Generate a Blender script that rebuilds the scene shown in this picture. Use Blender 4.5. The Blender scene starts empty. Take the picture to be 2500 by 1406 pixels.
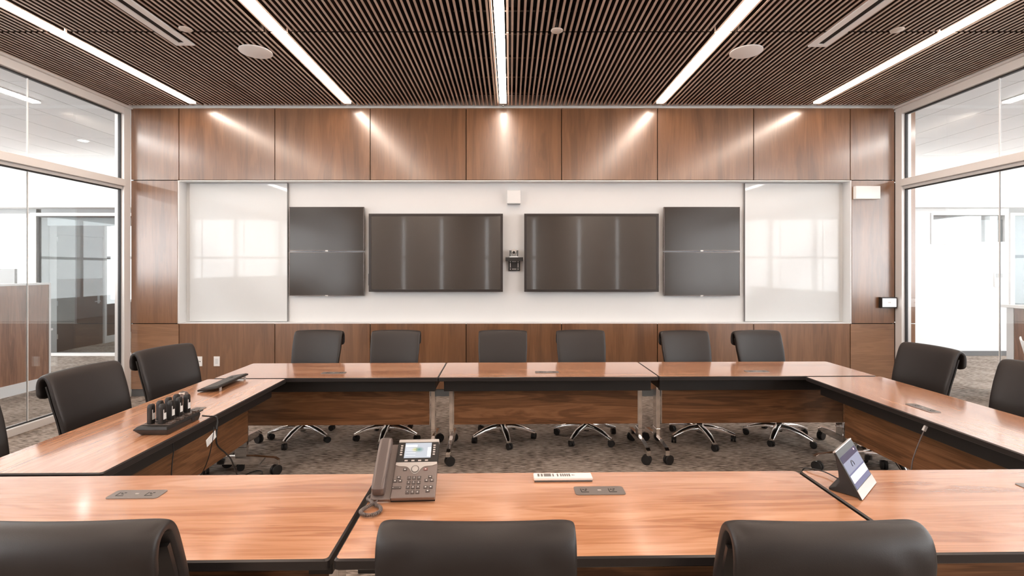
import bpy, bmesh, math, random
from mathutils import Matrix, Vector
from math import sin, cos, pi, radians as R

random.seed(7)
S = bpy.context.scene
COL = S.collection

# ------------------------------------------------------------------ camera
cam_d = bpy.data.cameras.new('camera')
cam = bpy.data.objects.new('camera', cam_d)
COL.objects.link(cam)
cam.location = (0, 0, 1.635)
cam.rotation_euler = (pi / 2, 0, 0)
cam_d.sensor_width = 36.0
cam_d.lens = 36.0 * 1190 / 2500
cam_d.shift_x = 4 / 2500
cam_d.shift_y = -48 / 2500
cam_d.clip_start = 0.05
S.camera = cam

# ------------------------------------------------------------------ world and exposure
W = bpy.data.worlds.new('daylight')
S.world = W
W.use_nodes = True
bg = W.node_tree.nodes['Background']
bg.inputs[0].default_value = (0.97, 0.985, 1.0, 1)
bg.inputs[1].default_value = 8.0
S.view_settings.view_transform = 'Standard'
S.view_settings.look = 'None'
S.view_settings.gamma = 1
S.view_settings.use_curve_mapping = False
S.view_settings.exposure = 0.09
S.cycles.max_bounces = 9
S.cycles.diffuse_bounces = 5
S.cycles.glossy_bounces = 5
S.cycles.transparent_max_bounces = 16
S.cycles.sample_clamp_indirect = 6
S.cycles.caustics_reflective = False
S.cycles.caustics_refractive = False
LED = 28.0
OFFICE = 42.0
COVE = 11.0


# ------------------------------------------------------------------ materials
def nmat(name):
    m = bpy.data.materials.new(name)
    m.use_nodes = True
    nt = m.node_tree
    return m, nt, nt.nodes['Principled BSDF'], nt.nodes['Material Output']


def plain(name, c, rough=0.5, metal=0.0, bump=0.0, bscale=200, spec=0.5, var=0.04):
    m, nt, p, o = nmat(name)
    N, L = nt.nodes, nt.links
    p.inputs['Roughness'].default_value = rough
    p.inputs['Metallic'].default_value = metal
    p.inputs['Specular IOR Level'].default_value = spec
    tc = N.new('ShaderNodeTexCoord')
    nz = N.new('ShaderNodeTexNoise')
    nz.inputs['Scale'].default_value = bscale
    nz.inputs['Detail'].default_value = 3
    L.new(tc.outputs['Object'], nz.inputs['Vector'])
    mr = N.new('ShaderNodeMapRange')
    mr.inputs['To Min'].default_value = 1 - var
    mr.inputs['To Max'].default_value = 1 + var
    L.new(nz.outputs['Fac'], mr.inputs['Value'])
    hv = N.new('ShaderNodeHueSaturation')
    hv.inputs['Color'].default_value = (*c, 1)
    L.new(mr.outputs[0], hv.inputs['Value'])
    L.new(hv.outputs[0], p.inputs['Base Color'])
    if bump:
        b = N.new('ShaderNodeBump')
        b.inputs['Strength'].default_value = bump
        b.inputs['Distance'].default_value = 0.002
        L.new(nz.outputs['Fac'], b.inputs['Height'])
        L.new(b.outputs[0], p.inputs['Normal'])
    return m


def wood(name, dark, mid, light, axis, rough, grain=1.0, coat=0.0, spec=0.5, fine=0.5, coat_rough=0.2, coat_ior=1.5, band=0.09):
    """veneer with the grain along local axis 0/1/2"""
    m, nt, p, o = nmat(name)
    N, L = nt.nodes, nt.links
    tc = N.new('ShaderNodeTexCoord')
    oi = N.new('ShaderNodeObjectInfo')
    mul = N.new('ShaderNodeMath'); mul.operation = 'MULTIPLY'; mul.inputs[1].default_value = 37.0
    L.new(oi.outputs['Random'], mul.inputs[0])
    add = N.new('ShaderNodeVectorMath'); add.operation = 'ADD'
    L.new(tc.outputs['Object'], add.inputs[0]); L.new(mul.outputs[0], add.inputs[1])

    def stretched(across, along):
        mp = N.new('ShaderNodeMapping')
        s = [across] * 3
        s[axis] = along
        mp.inputs['Scale'].default_value = s
        L.new(add.outputs[0], mp.inputs['Vector'])
        return mp
    a = stretched(6 * grain, 0.55 * grain)
    n1 = N.new('ShaderNodeTexNoise'); n1.inputs['Scale'].default_value = 1.6; n1.inputs['Detail'].default_value = 5
    n1.inputs['Roughness'].default_value = 0.55; n1.inputs['Distortion'].default_value = 0.6
    L.new(a.outputs[0], n1.inputs['Vector'])
    # cathedral figure: bands of the noise height
    sn = N.new('ShaderNodeMath'); sn.operation = 'MULTIPLY'; sn.inputs[1].default_value = 46
    L.new(n1.outputs['Fac'], sn.inputs[0])
    si = N.new('ShaderNodeMath'); si.operation = 'SINE'
    L.new(sn.outputs[0], si.inputs[0])
    f = stretched(120 * grain, 2.5 * grain)
    n2 = N.new('ShaderNodeTexNoise'); n2.inputs['Scale'].default_value = 1.5; n2.inputs['Detail'].default_value = 3
    L.new(f.outputs[0], n2.inputs['Vector'])
    m1 = N.new('ShaderNodeMath'); m1.operation = 'MULTIPLY_ADD'; m1.inputs[1].default_value = band
    L.new(si.outputs[0], m1.inputs[0]); L.new(n1.outputs['Fac'], m1.inputs[2])
    m2 = N.new('ShaderNodeMath'); m2.operation = 'MULTIPLY_ADD'; m2.inputs[1].default_value = fine
    L.new(n2.outputs['Fac'], m2.inputs[0]); L.new(m1.outputs[0], m2.inputs[2])
    m3 = N.new('ShaderNodeMath'); m3.operation = 'SUBTRACT'; m3.inputs[1].default_value = fine * 0.5
    L.new(m2.outputs[0], m3.inputs[0])
    cr = N.new('ShaderNodeValToRGB')
    e = cr.color_ramp.elements
    e[0].position = 0.28; e[0].color = (*dark, 1)
    e[1].position = 0.75; e[1].color = (*light, 1)
    k = e.new(0.5); k.color = (*mid, 1)
    L.new(m3.outputs[0], cr.inputs[0])
    L.new(cr.outputs[0], p.inputs['Base Color'])
    p.inputs['Roughness'].default_value = rough
    p.inputs['Specular IOR Level'].default_value = spec
    p.inputs['Coat Weight'].default_value = coat
    p.inputs['Coat Roughness'].default_value = coat_rough
    p.inputs['Coat IOR'].default_value = coat_ior
    return m


def emit(name, c, s):
    m, nt, p, o = nmat(name)
    p.inputs['Base Color'].default_value = (0.8, 0.8, 0.8, 1)
    p.inputs['Emission Color'].default_value = (*c, 1)
    p.inputs['Emission Strength'].default_value = s
    return m


def glass(name, base=0.09, tint=(1, 1, 1)):
    m, nt, p, o = nmat(name)
    N, L = nt.nodes, nt.links
    N.remove(p)
    lw = N.new('ShaderNodeLayerWeight'); lw.inputs[0].default_value = 0.5
    pw = N.new('ShaderNodeMath'); pw.operation = 'POWER'; pw.inputs[1].default_value = 5
    L.new(lw.outputs['Facing'], pw.inputs[0])
    ma = N.new('ShaderNodeMath'); ma.operation = 'MULTIPLY_ADD'; ma.inputs[1].default_value = 1 - base; ma.inputs[2].default_value = base
    L.new(pw.outputs[0], ma.inputs[0])
    t = N.new('ShaderNodeBsdfTransparent'); t.inputs[0].default_value = (*tint, 1)
    g = N.new('ShaderNodeBsdfGlossy'); g.inputs['Roughness'].default_value = 0.0
    g.inputs[0].default_value = (0.97, 1, 0.99, 1)
    mx = N.new('ShaderNodeMixShader')
    L.new(ma.outputs[0], mx.inputs[0]); L.new(t.outputs[0], mx.inputs[1]); L.new(g.outputs[0], mx.inputs[2])
    L.new(mx.outputs[0], o.inputs[0])
    return m


def carpet(name):
    m, nt, p, o = nmat(name)
    N, L = nt.nodes, nt.links
    tc = N.new('ShaderNodeTexCoord')

    def nz(sx, sy, sc, det):
        mp = N.new('ShaderNodeMapping'); mp.inputs['Scale'].default_value = (sx, sy, 1)
        L.new(tc.outputs['Object'], mp.inputs['Vector'])
        n = N.new('ShaderNodeTexNoise'); n.inputs['Scale'].default_value = sc; n.inputs['Detail'].default_value = det
        L.new(mp.outputs[0], n.inputs['Vector'])
        return n
    d = nz(9, 60, 1.6, 3)        # dashes running across the room
    b = nz(1, 1.3, 2.2, 2)       # broad patches
    f = nz(160, 160, 2, 2)       # pile
    a1 = N.new('ShaderNodeMath'); a1.operation = 'MULTIPLY_ADD'; a1.inputs[1].default_value = 0.35
    L.new(b.outputs['Fac'], a1.inputs[0]); L.new(d.outputs['Fac'], a1.inputs[2])
    a2 = N.new('ShaderNodeMath'); a2.operation = 'MULTIPLY_ADD'; a2.inputs[1].default_value = 0.25
    L.new(f.outputs['Fac'], a2.inputs[0]); L.new(a1.outputs[0], a2.inputs[2])
    cr = N.new('ShaderNodeValToRGB'); e = cr.color_ramp.elements
    e[0].position = 0.66; e[0].color = (0.085, 0.067, 0.056, 1)
    e[1].position = 0.94; e[1].color = (0.47, 0.405, 0.355, 1)
    k = e.new(0.79); k.color = (0.285, 0.24, 0.205, 1)
    L.new(a2.outputs[0], cr.inputs[0]); L.new(cr.outputs[0], p.inputs['Base Color'])
    p.inputs['Roughness'].default_value = 0.95
    p.inputs['Specular IOR Level'].default_value = 0.1
    bp = N.new('ShaderNodeBump'); bp.inputs['Strength'].default_value = 0.5; bp.inputs['Distance'].default_value = 0.004
    L.new(a2.outputs[0], bp.inputs['Height']); L.new(bp.outputs[0], p.inputs['Normal'])
    return m


def tv_mat(name, base=0.012, aniso=0.9, rough=0.3, spec=0.5):
    m, nt, p, o = nmat(name)
    N, L = nt.nodes, nt.links
    p.inputs['Base Color'].default_value = (base * 1.35, base, base * 0.72, 1)
    p.inputs['Roughness'].default_value = rough
    p.inputs['Specular IOR Level'].default_value = spec
    p.inputs['Anisotropic'].default_value = aniso
    tg = N.new('ShaderNodeCombineXYZ'); tg.inputs[2].default_value = 1.0
    L.new(tg.outputs[0], p.inputs['Tangent'])
    if aniso:
        p.inputs['Coat Weight'].default_value = 0.6
        p.inputs['Coat Roughness'].default_value = 0.05
    return m


WALLW = wood('wall_veneer', (0.14, 0.062, 0.026), (0.20, 0.090, 0.038), (0.26, 0.122, 0.054), 2, 0.32, 0.8, 1.0, 0.85, 0.45, 0.20, 1.65, 0.045)
WALLH = wood('wall_veneer_cross', (0.20, 0.098, 0.047), (0.27, 0.137, 0.068), (0.34, 0.18, 0.094), 0, 0.32, 0.9, 1.0, 0.85, 0.4, 0.20, 1.65, 0.07)
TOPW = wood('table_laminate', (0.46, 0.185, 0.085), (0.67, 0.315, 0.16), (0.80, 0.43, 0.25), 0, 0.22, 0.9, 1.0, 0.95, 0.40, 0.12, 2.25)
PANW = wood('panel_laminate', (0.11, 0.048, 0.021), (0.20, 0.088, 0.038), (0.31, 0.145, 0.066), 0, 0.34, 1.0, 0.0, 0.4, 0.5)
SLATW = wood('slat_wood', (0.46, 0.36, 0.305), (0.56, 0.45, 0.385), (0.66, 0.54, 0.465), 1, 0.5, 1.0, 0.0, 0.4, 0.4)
OUTW = wood('corridor_veneer', (0.14, 0.063, 0.034), (0.21, 0.098, 0.054), (0.28, 0.14, 0.08), 2, 0.35, 0.8, 0.0, 0.5, 0.5)
CARPET = carpet('carpet_tile')
DARK = plain('plenum_dark', (0.018, 0.013, 0.011), 0.9)
BLACK = plain('black_plastic', (0.016, 0.014, 0.013), 0.42)
EDGE = plain('black_edge_band', (0.026, 0.022, 0.021), 0.30)
RUBBER = plain('caster_rubber', (0.014, 0.013, 0.013), 0.5)
LEATHER = plain('dark_leather', (0.017, 0.0130, 0.0118), 0.44, 0, 0.12, 350, 0.55)
SHELL = plain('black_shell', (0.012, 0.011, 0.011), 0.35)
CHROME = plain('chrome', (0.86, 0.84, 0.82), 0.09, 1.0, var=0.01)
ALU = plain('polished_aluminium', (0.80, 0.79, 0.78), 0.16, 1.0, var=0.02)
FRAME = plain('aluminium_frame', (0.80, 0.795, 0.785), 0.38, 0.12, var=0.02)
GASKET = plain('gasket', (0.02, 0.02, 0.022), 0.6)
WHITE = plain('white_paint', (0.755, 0.77, 0.775), 0.55, var=0.015, bscale=3)
WHITEB = plain('glass_whiteboard', (0.73, 0.76, 0.77), 0.03, 0, 0, 3, 0.35, 0.01)
WPLASTIC = plain('white_plastic', (0.92, 0.92, 0.915), 0.35, var=0.01)
CREAM = plain('cream_metal', (0.70, 0.64, 0.58), 0.45, var=0.01)
GREYB = plain('grey_baseboard', (0.12, 0.13, 0.135), 0.5)
GREYP = plain('grey_panel', (0.36, 0.38, 0.39), 0.5)
GREYD = plain('dark_door_face', (0.022, 0.016, 0.014), 0.35)
TILE = plain('ceiling_tile', (0.74, 0.75, 0.76), 0.8, bscale=2)
TAUPE = plain('phone_taupe', (0.23, 0.19, 0.175), 0.38, 0.25)
TAUPED = plain('phone_handset', (0.17, 0.14, 0.13), 0.28, 0.2)
KEYC = plain('phone_key', (0.10, 0.085, 0.08), 0.4)
KEYL = plain('lit_key', (0.62, 0.58, 0.56), 0.4)
KEYR = plain('red_key', (0.25, 0.10, 0.09), 0.4)
SILVER = plain('silver_plastic', (0.60, 0.57, 0.545), 0.32, 0.3, var=0.01)
GLYPH = plain('white_print', (0.85, 0.82, 0.80), 0.5)
PLATE = plain('brushed_plate', (0.26, 0.235, 0.22), 0.36, 0.4)
PAPER = plain('paper', (0.85, 0.84, 0.82), 0.7)
LEDM = emit('led_diffuser', (1.0, 0.82, 0.69), LED)
OFFM = emit('office_diffuser', (1.0, 0.98, 0.95), OFFICE)
COVEM = emit('cove_diffuser', (1.0, 0.96, 0.90), COVE)
GLASS = glass('partition_glass', 0.085)
GLASSD = glass('tinted_glass', 0.03, (0.74, 0.77, 0.78))
TVB = tv_mat('big_screen', 0.020, 0.8, 0.24, 0.9)
TVS = tv_mat('small_screen', 0.026, 0.0, 0.16, 0.45)


# ------------------------------------------------------------------ mesh helpers
class MB:
    def __init__(self):
        self.v, self.f = [], []

    def add(self, vs, fs, M=None):
        b = len(self.v)
        for p in vs:
            p = Vector(p)
            self.v.append(tuple(M @ p) if M is not None else tuple(p))
        self.f += [tuple(b + i for i in f) for f in fs]
        return self

    def box(self, x0, x1, y0, y1, z0, z1, M=None):
        vs = [(x, y, z) for z in (z0, z1) for y in (y0, y1) for x in (x0, x1)]
        return self.add(vs, [(0, 2, 3, 1), (4, 5, 7, 6), (0, 1, 5, 4), (2, 6, 7, 3), (0, 4, 6, 2), (1, 3, 7, 5)], M)

    def hull(self, a, b, M=None):
        """two matching rings joined into a closed solid"""
        n = len(a)
        fs = [tuple(range(n))[::-1], tuple(range(n, 2 * n))]
        for i in range(n):
            j = (i + 1) % n
            fs.append((i, j, n + j, n + i))
        return self.add(list(a) + list(b), fs, M)

    def prism(self, poly, axis, lo, hi, M=None):
        def up(p, t):
            if axis == 0: return (t, p[0], p[1])
            if axis == 1: return (p[0], t, p[1])
            return (p[0], p[1], t)
        return self.hull([up(p, lo) for p in poly], [up(p, hi) for p in poly], M)

    def cyl(self, p0, p1, r0, r1=None, n=16, M=None):
        r1 = r0 if r1 is None else r1
        p0, p1 = Vector(p0), Vector(p1)
        d = (p1 - p0).normalized()
        a = d.orthogonal().normalized(); b = d.cross(a)
        ra = [p0 + (a * cos(2 * pi * i / n) + b * sin(2 * pi * i / n)) * r0 for i in range(n)]
        rb = [p1 + (a * cos(2 * pi * i / n) + b * sin(2 * pi * i / n)) * r1 for i in range(n)]
        return self.hull(ra, rb, M)

    def lathe(self, prof, n=24, M=None):
        vs, fs = [], []
        for r, z in prof:
            for i in range(n):
                vs.append((r * cos(2 * pi * i / n), r * sin(2 * pi * i / n), z))
        m = len(prof)
        for k in range(m - 1):
            for i in range(n):
                j = (i + 1) % n
                fs.append((k * n + i, k * n + j, (k + 1) * n + j, (k + 1) * n + i))
        fs.append(tuple(range(n))[::-1]); fs.append(tuple((m - 1) * n + i for i in range(n)))
        return self.add(vs, fs, M)

    def tube(self, pts, r, n=8, M=None):
        pts = [Vector(p) for p in pts]
        rings = []
        prev = None
        for i, p in enumerate(pts):
            d = (pts[min(i + 1, len(pts) - 1)] - pts[max(i - 1, 0)]).normalized()
            if prev is None:
                a = d.orthogonal().normalized()
            else:
                a = (prev - d * prev.dot(d)).normalized()
            prev = a
            b = d.cross(a)
            rr = r[i] if isinstance(r, (list, tuple)) else r
            rings.append([p + (a * cos(2 * pi * k / n) + b * sin(2 * pi * k / n)) * rr for k in range(n)])
        vs = [q for g in rings for q in g]
        fs = []
        for i in range(len(rings) - 1):
            for k in range(n):
                j = (k + 1) % n
                fs.append((i * n + k, i * n + j, (i + 1) * n + j, (i + 1) * n + k))
        fs.append(tuple(range(n))[::-1]); fs.append(tuple((len(rings) - 1) * n + k for k in range(n)))
        return self.add(vs, fs, M)

    def build(self, name, mat, parent=None, bevel=0.0, smooth=False, seg=2, subd=0):
        me = bpy.data.meshes.new(name)
        me.from_pydata(self.v, [], self.f)
        bm = bmesh.new(); bm.from_mesh(me)
        bmesh.ops.recalc_face_normals(bm, faces=bm.faces)
        if smooth:
            for f in bm.faces: f.smooth = True
            for e in bm.edges:
                if len(e.link_faces) == 2 and e.calc_face_angle(0) > 1.06: e.smooth = False
        bm.to_mesh(me); bm.free()
        me.materials.append(mat)
        o = bpy.data.objects.new(name, me)
        COL.objects.link(o)
        if parent is not None: o.parent = parent
        if bevel:
            bv = o.modifiers.new('edge', 'BEVEL'); bv.width = bevel; bv.segments = seg; bv.limit_method = 'ANGLE'; bv.angle_limit = R(40)
            bv.harden_normals = False
        if subd:
            sb = o.modifiers.new('round', 'SUBSURF'); sb.levels = subd; sb.render_levels = subd
        return o


def box(name, mat, d, parent=None, bevel=0.0):
    return MB().box(*d).build(name, mat, parent, bevel)


def smooth_path(pts, k=6):
    P = [Vector(p) for p in pts]
    out = []
    for i in range(len(P) - 1):
        p0, p1, p2, p3 = P[max(i - 1, 0)], P[i], P[i + 1], P[min(i + 2, len(P) - 1)]
        for j in range(k):
            t = j / k
            out.append(0.5 * ((2 * p1) + (p2 - p0) * t + (2 * p0 - 5 * p1 + 4 * p2 - p3) * t * t + (3 * p1 - p0 - 3 * p2 + p3) * t ** 3))
    out.append(P[-1])
    return out


def tag(o, label=None, cat=None, group=None, kind=None):
    if label: o['label'] = label
    if cat: o['category'] = cat
    if group: o['group'] = group
    if kind: o['kind'] = kind
    return o


def thing(name, label, cat, loc=(0, 0, 0), rz=0.0, group=None):
    o = bpy.data.objects.new(name, None)
    COL.objects.link(o)
    o.empty_display_size = 0.05
    o.location = loc; o.rotation_euler = (0, 0, rz)
    return tag(o, label, cat, group)


def shell(name):
    o = bpy.data.objects.new(name, None)
    COL.objects.link(o)
    return tag(o, kind='structure')


def kids(o):
    return [c for c in o.children]


def dup(root, loc, rz, label, group=None):
    r = root.copy(); COL.objects.link(r)
    r.location = loc; r.rotation_euler = (0, 0, rz)
    tag(r, label, group=group)
    for ch in kids(root):
        c = ch.copy(); COL.objects.link(c); c.parent = r
        for g in kids(ch):
            d = g.copy(); COL.objects.link(d); d.parent = c
    return r


def text_mesh(s, size, mat, parent, M, name='digit'):
    cu = bpy.data.curves.new('glyph', 'FONT')
    cu.body = s; cu.size = size; cu.align_x = 'CENTER'; cu.align_y = 'CENTER'; cu.extrude = 0.0002
    tmp = bpy.data.objects.new('glyph', cu); COL.objects.link(tmp)
    dg = bpy.context.evaluated_depsgraph_get()
    me = bpy.data.meshes.new_from_object(tmp.evaluated_get(dg))
    bpy.data.objects.remove(tmp)
    me.transform(M)
    me.materials.clear(); me.materials.append(mat)
    o = bpy.data.objects.new(name, me); COL.objects.link(o); o.parent = parent
    return o


# ================================================================== THE ROOM
YB = 6.217          # wood face of the far wall
XL, XR = -4.842, 4.902
ZC = 3.683          # underside of the slats

fl = MB().box(-15, 14, -4.2, 15, -0.1, 0).build('floor', CARPET); tag(fl, kind='structure')

# ---- far wall: veneer panels with dark joints round a white recess
wb = shell('wall_back')
xs = [XL, -4.227, -3.004, -1.787, -0.564, 0.653, 1.876, 3.103, 4.336, XR]
g = 0.005
for i in range(9):
    a, b = xs[i] + g, xs[i + 1] - g
    lo_, hi_ = (a, b - 0.016) if i == 0 else (a + 0.016, b)
    MB().box(a, b, YB, YB + 0.03, 2.758 + g, 3.672).build('wood_panel', WALLW, wb)
    edge = i in (0, 8)
    if edge:
        MB().box(lo_, hi_, YB, YB + 0.03, 0.93 + g, 2.758 - g).build('wood_panel', WALLW, wb)
    MB().box(a, b, YB, YB + 0.03, 0.095, 0.93 - (g if edge else 0)).build('wood_panel', WALLH if edge else WALLW, wb)
core = MB()
core.box(XL, XR, YB + 0.03, YB + 0.07, 2.762, ZC + 0.3)
core.box(XL, -4.25, YB + 0.03, YB + 0.07, 0, 2.758)
core.box(4.36, XR, YB + 0.03, YB + 0.07, 0, 2.758)
core.box(-4.227, 4.336, YB + 0.03, YB + 0.07, 0, 0.93)
core.build('panel_backing', DARK, wb)
rec = MB()
rec.box(-4.227, 4.336, YB + 0.15, YB + 0.19, 0.93, 2.758)
rec.box(-4.247, -4.227, YB + 0.004, YB + 0.19, 0.93, 2.757)
rec.box(4.336, 4.356, YB + 0.004, YB + 0.19, 0.93, 2.757)
rec.box(-4.227, 4.336, YB + 0.004, YB + 0.19, 2.746, 2.758)
rec.box(-4.227, 4.336, YB + 0.001, YB + 0.19, 0.925, 0.938)
rec.build('white_recess', WHITE, wb)
box('baseboard_back', GREYB, (XL, XR, YB + 0.012, YB + 0.03, 0, 0.095)); tag(bpy.data.objects['baseboard_back'], kind='structure')
t1 = box('trim_1', WHITE, (XL, XR, YB - 0.028, YB + 0.03, 3.672, 3.84)); tag(t1, kind='structure')

# ---- slatted ceiling
LX = [-3.93, -2.01, -0.09, 1.85, 3.79]          # light slots
cl = shell('ceiling')
sl = MB(); sf = MB()
x = XL + 0.03
DIFF = [(-3.053, -2.882), (2.733, 2.906)]
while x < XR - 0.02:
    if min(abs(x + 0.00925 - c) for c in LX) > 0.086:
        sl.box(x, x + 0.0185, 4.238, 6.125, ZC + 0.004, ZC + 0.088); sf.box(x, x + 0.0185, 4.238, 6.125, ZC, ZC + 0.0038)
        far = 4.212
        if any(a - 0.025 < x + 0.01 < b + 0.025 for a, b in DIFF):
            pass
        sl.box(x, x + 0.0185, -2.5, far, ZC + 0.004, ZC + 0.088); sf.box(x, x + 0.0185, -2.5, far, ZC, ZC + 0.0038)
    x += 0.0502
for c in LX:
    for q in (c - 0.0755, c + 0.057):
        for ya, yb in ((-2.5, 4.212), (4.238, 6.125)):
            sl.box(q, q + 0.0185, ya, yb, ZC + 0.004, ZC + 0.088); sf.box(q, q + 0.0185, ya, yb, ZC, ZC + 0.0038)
# slats are cut away where the air slots sit
sl.build('slat', plain('shaded_slat_body', (0.055, 0.034, 0.025), 0.6), cl)  # near-black sides put the shade of the gaps into the slat colour
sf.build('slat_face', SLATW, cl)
ca = MB()
for y in [5.95, 5.45, 4.95, 4.45, 4.05, 3.55, 3.0, 2.4, 1.8, 1.2, 0.6, 0, -0.6, -1.2, -1.8]:
    ca.box(XL, XR, y - 0.012, y + 0.012, ZC + 0.089, ZC + 0.115)
ca.build('carrier', plain('carrier_metal', (0.10, 0.075, 0.06), 0.35, 0.6), cl)
MB().box(-4.98, 5.05, -2.6, YB + 0.2, ZC + 0.30, ZC + 0.36).build('ceiling_deck', DARK, cl)
sp = MB()
sp.box(XL - 0.02, XL + 0.0, -2.6, YB, ZC, ZC + 0.3)
sp.box(XR, XR + 0.02, -2.6, YB, ZC, ZC + 0.3)
sp.build('plenum_side', DARK, cl)


# ---- glazed side walls
def glazed(name, X, s):
    """aluminium partition; s = +1 when the room lies on the +x side of the glass"""
    w = shell(name)
    face = X + s * 0.055
    out = X - s * 0.065

    def bar(nm, y0, y1, z0, z1, mat=FRAME, a=None, b=None, bev=0.003):
        p, q = (face if a is None else a), (out if b is None else b)
        MB().box(min(p, q), max(p, q), y0, y1, z0, z1).build(nm, mat, w, bev)
    y0, y1 = -2.6, YB - 0.002
    bar('post', y1 - 0.105, y1, 0.0, 3.66)
    bar('head_rail', y0, y1 - 0.106, 3.575, 3.66)
    bar('head_rail', y0, y1, 3.661, 3.72, a=face + s * 0.03)
    bar('transom', y0, y1 - 0.106, 2.665, 2.75, a=face + s * 0.02)
    bar('transom', y0, y1 - 0.106, 2.63, 2.664, a=X + s * 0.03, b=X - s * 0.03, mat=FRAME)
    bar('sill_rail', y0, y1 - 0.106, 0.0, 0.075)
    gk = MB()
    a, b = sorted((X + s * 0.016, X - s * 0.016))
    gk.box(a, b, y1 - 0.118, y1 - 0.1055, 0.0, 3.66)
    gk.box(a, b, y0, y1 - 0.118, 3.560, 3.575)
    gk.box(a, b, y0, y1 - 0.118, 0.075, 0.085)
    gk.box(a, b, y0, y1 - 0.118, 2.618, 2.63)
    gk.build('gasket', GASKET, w)
    ys = [y1 - 0.106, 4.94, 3.72, 2.50, 1.28, 0.06, -1.16, -2.6]
    for i in range(len(ys) - 1):
        for z0, z1 in ((0.08, 2.62), (2.752, 3.565)):
            MB().box(X - 0.006, X + 0.006, ys[i + 1] + 0.004, ys[i] - 0.004, z0, z1).build('glass_pane', GLASS, w)
    jt = MB()
    for y in ys[1:-1]:
        jt.box(X - 0.006, X + 0.006, y - 0.004, y + 0.004, 0.08, 2.62)
        jt.box(X - 0.006, X + 0.006, y - 0.004, y + 0.004, 2.752, 3.565)
    jt.build('glass_joint', plain('clear_joint', (0.88, 0.9, 0.9), 0.3), w)
    return w


glazed('wall_left', -4.895, 1)
glazed('wall_right', 4.960, -1)
st = MB(); st.box(5.03, 5.165, YB + 0.0, YB + 0.19, 0.0, 0.925); st.box(5.03, 5.165, YB, YB + 0.19, 0.935, 2.755); st.box(5.03, 5.165, YB, YB + 0.19, 2.765, 3.68)
st.build('wall_end', WALLW, wb)

# ---- wall behind the camera with unseen narrow windows shaped to streak the big screens
wr = shell('wall_rear')
m = MB()
m.box(-4.95, 5.0, -2.75, -2.6, 0, 0.5); m.box(-4.95, 5.0, -2.75, -2.6, 3.4, 4.05)
STREAK_SLIT_X = [-3.32, -2.14, -0.73, 0.74, 2.14, 3.33]  # unseen slits, placed for the vertical streaks mirrored in the big screens
ed_ = [-4.95] + [q for c in STREAK_SLIT_X for q in (c - 0.07, c + 0.07)] + [5.0]
for k in range(0, len(ed_), 2):
    m.box(ed_[k], ed_[k + 1], -2.75, -2.6, 0.5, 3.4)
m.build('wall_face', plain('rear_paint', (0.52, 0.46, 0.42), 0.6), wr)
for i, c in enumerate(STREAK_SLIT_X):
    w = shell('window_%d' % (i + 10))
    f = MB()
    f.box(c - 0.0695, c - 0.045, -2.72, -2.61, 0.5, 3.4); f.box(c + 0.045, c + 0.0695, -2.72, -2.61, 0.5, 3.4)
    f.build('window_frame', FRAME, w)
    MB().box(c - 0.045, c + 0.045, -2.68, -2.67, 0.5, 3.4).build('glass_pane', GLASS, w)

# ================================================================== BEYOND THE GLASS
def tiles(name, x0, x1, y0, y1, z):
    c = shell(name)
    t = MB()
    nx = int(round((x1 - x0) / 0.61)); ny = int(round((y1 - y0) / 1.22))
    dx = (x1 - x0) / nx; dy = (y1 - y0) / ny
    for i in range(nx):
        for j in range(ny):
            t.box(x0 + i * dx + 0.006, x0 + (i + 1) * dx - 0.006, y0 + j * dy + 0.004, y0 + (j + 1) * dy - 0.004, z, z + 0.03)
    t.build('ceiling_tile', TILE, c)
    MB().box(x0, x1, y0, y1, z + 0.03, z + 0.4).build('ceiling_deck', GREYP, c)
    return c


tiles('ceiling_left', -14.0, -4.97, -4.0, 8.9, 3.70)
tiles('ceiling_right', 5.03, 13.5, -4.0, 8.9, 3.70)
box('ceiling_rear', TILE, (-4.97, 5.03, -4.0, -2.76, 3.7, 4.1)); tag(bpy.data.objects['ceiling_rear'], kind='structure')


def far_end(name, x0, x1, hole):
    """lit clerestory wall above a dropped beam"""
    w = shell(name)
    m = MB()
    m.box(x0, x1, 9.9, 10.0, 2.9, 4.3)
    m.build('clerestory_wall', WHITE, w)
    MB().box(x0, x1, 8.9, 10.0, 4.1, 4.2).build('cove_ceiling', WHITE, w)
    m = MB(); m.box(x0, x1, 8.95, 9.9, 2.755, 2.90); m.build('beam', WHITE, w)
    return w


far_end('wall_corridor_left', -14, -4.97, None)
far_end('wall_corridor_right', 5.03, 13.5, None)
for nm, x0, x1, lab in (('cove_light', -13.8, -5.1, 'hidden warm cove light on the beam beyond the left glass'), ('cove_light', 5.2, 13.2, 'hidden warm cove light on the beam beyond the right glass')):
    o = MB().box(x0, x1, 9.35, 9.45, 2.901, 2.93).build(nm, COVEM)
    tag(o, lab, 'light', 'cove lights')

# left: glazed office front, its side wall and a dark door
w = shell('window_4')
f = MB()
f.box(-8.95, -8.84, 9.08, 9.18, 0, 2.67); f.box(-8.84, -4.97, 9.08, 9.18, 2.61, 2.67); f.box(-8.84, -4.97, 9.08, 9.18, 0, 0.055)
f.build('window_frame', FRAME, w, 0.004)
f = MB(); f.box(-8.84, -4.97, 9.10, 9.16, 2.59, 2.61); f.box(-8.84, -8.81, 9.10, 9.16, 0.055, 2.59); f.build('gasket', GASKET, w)
MB().box(-8.81, -4.97, 9.125, 9.137, 0.055, 2.59).build('glass_pane', GLASSD, w)
o = MB().box(-8.72, -5.1, 9.181, 9.28, 2.44, 2.63).build('roller_blind', WHITE); tag(o, 'white roller blind rolled up inside the glazed office front', 'blind')
box('wall_office_header', GREYP, (-14, -4.97, 9.2, 9.9, 2.67, 2.754)); tag(bpy.data.objects['wall_office_header'], kind='structure')
w = shell('wall_office')
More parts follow.
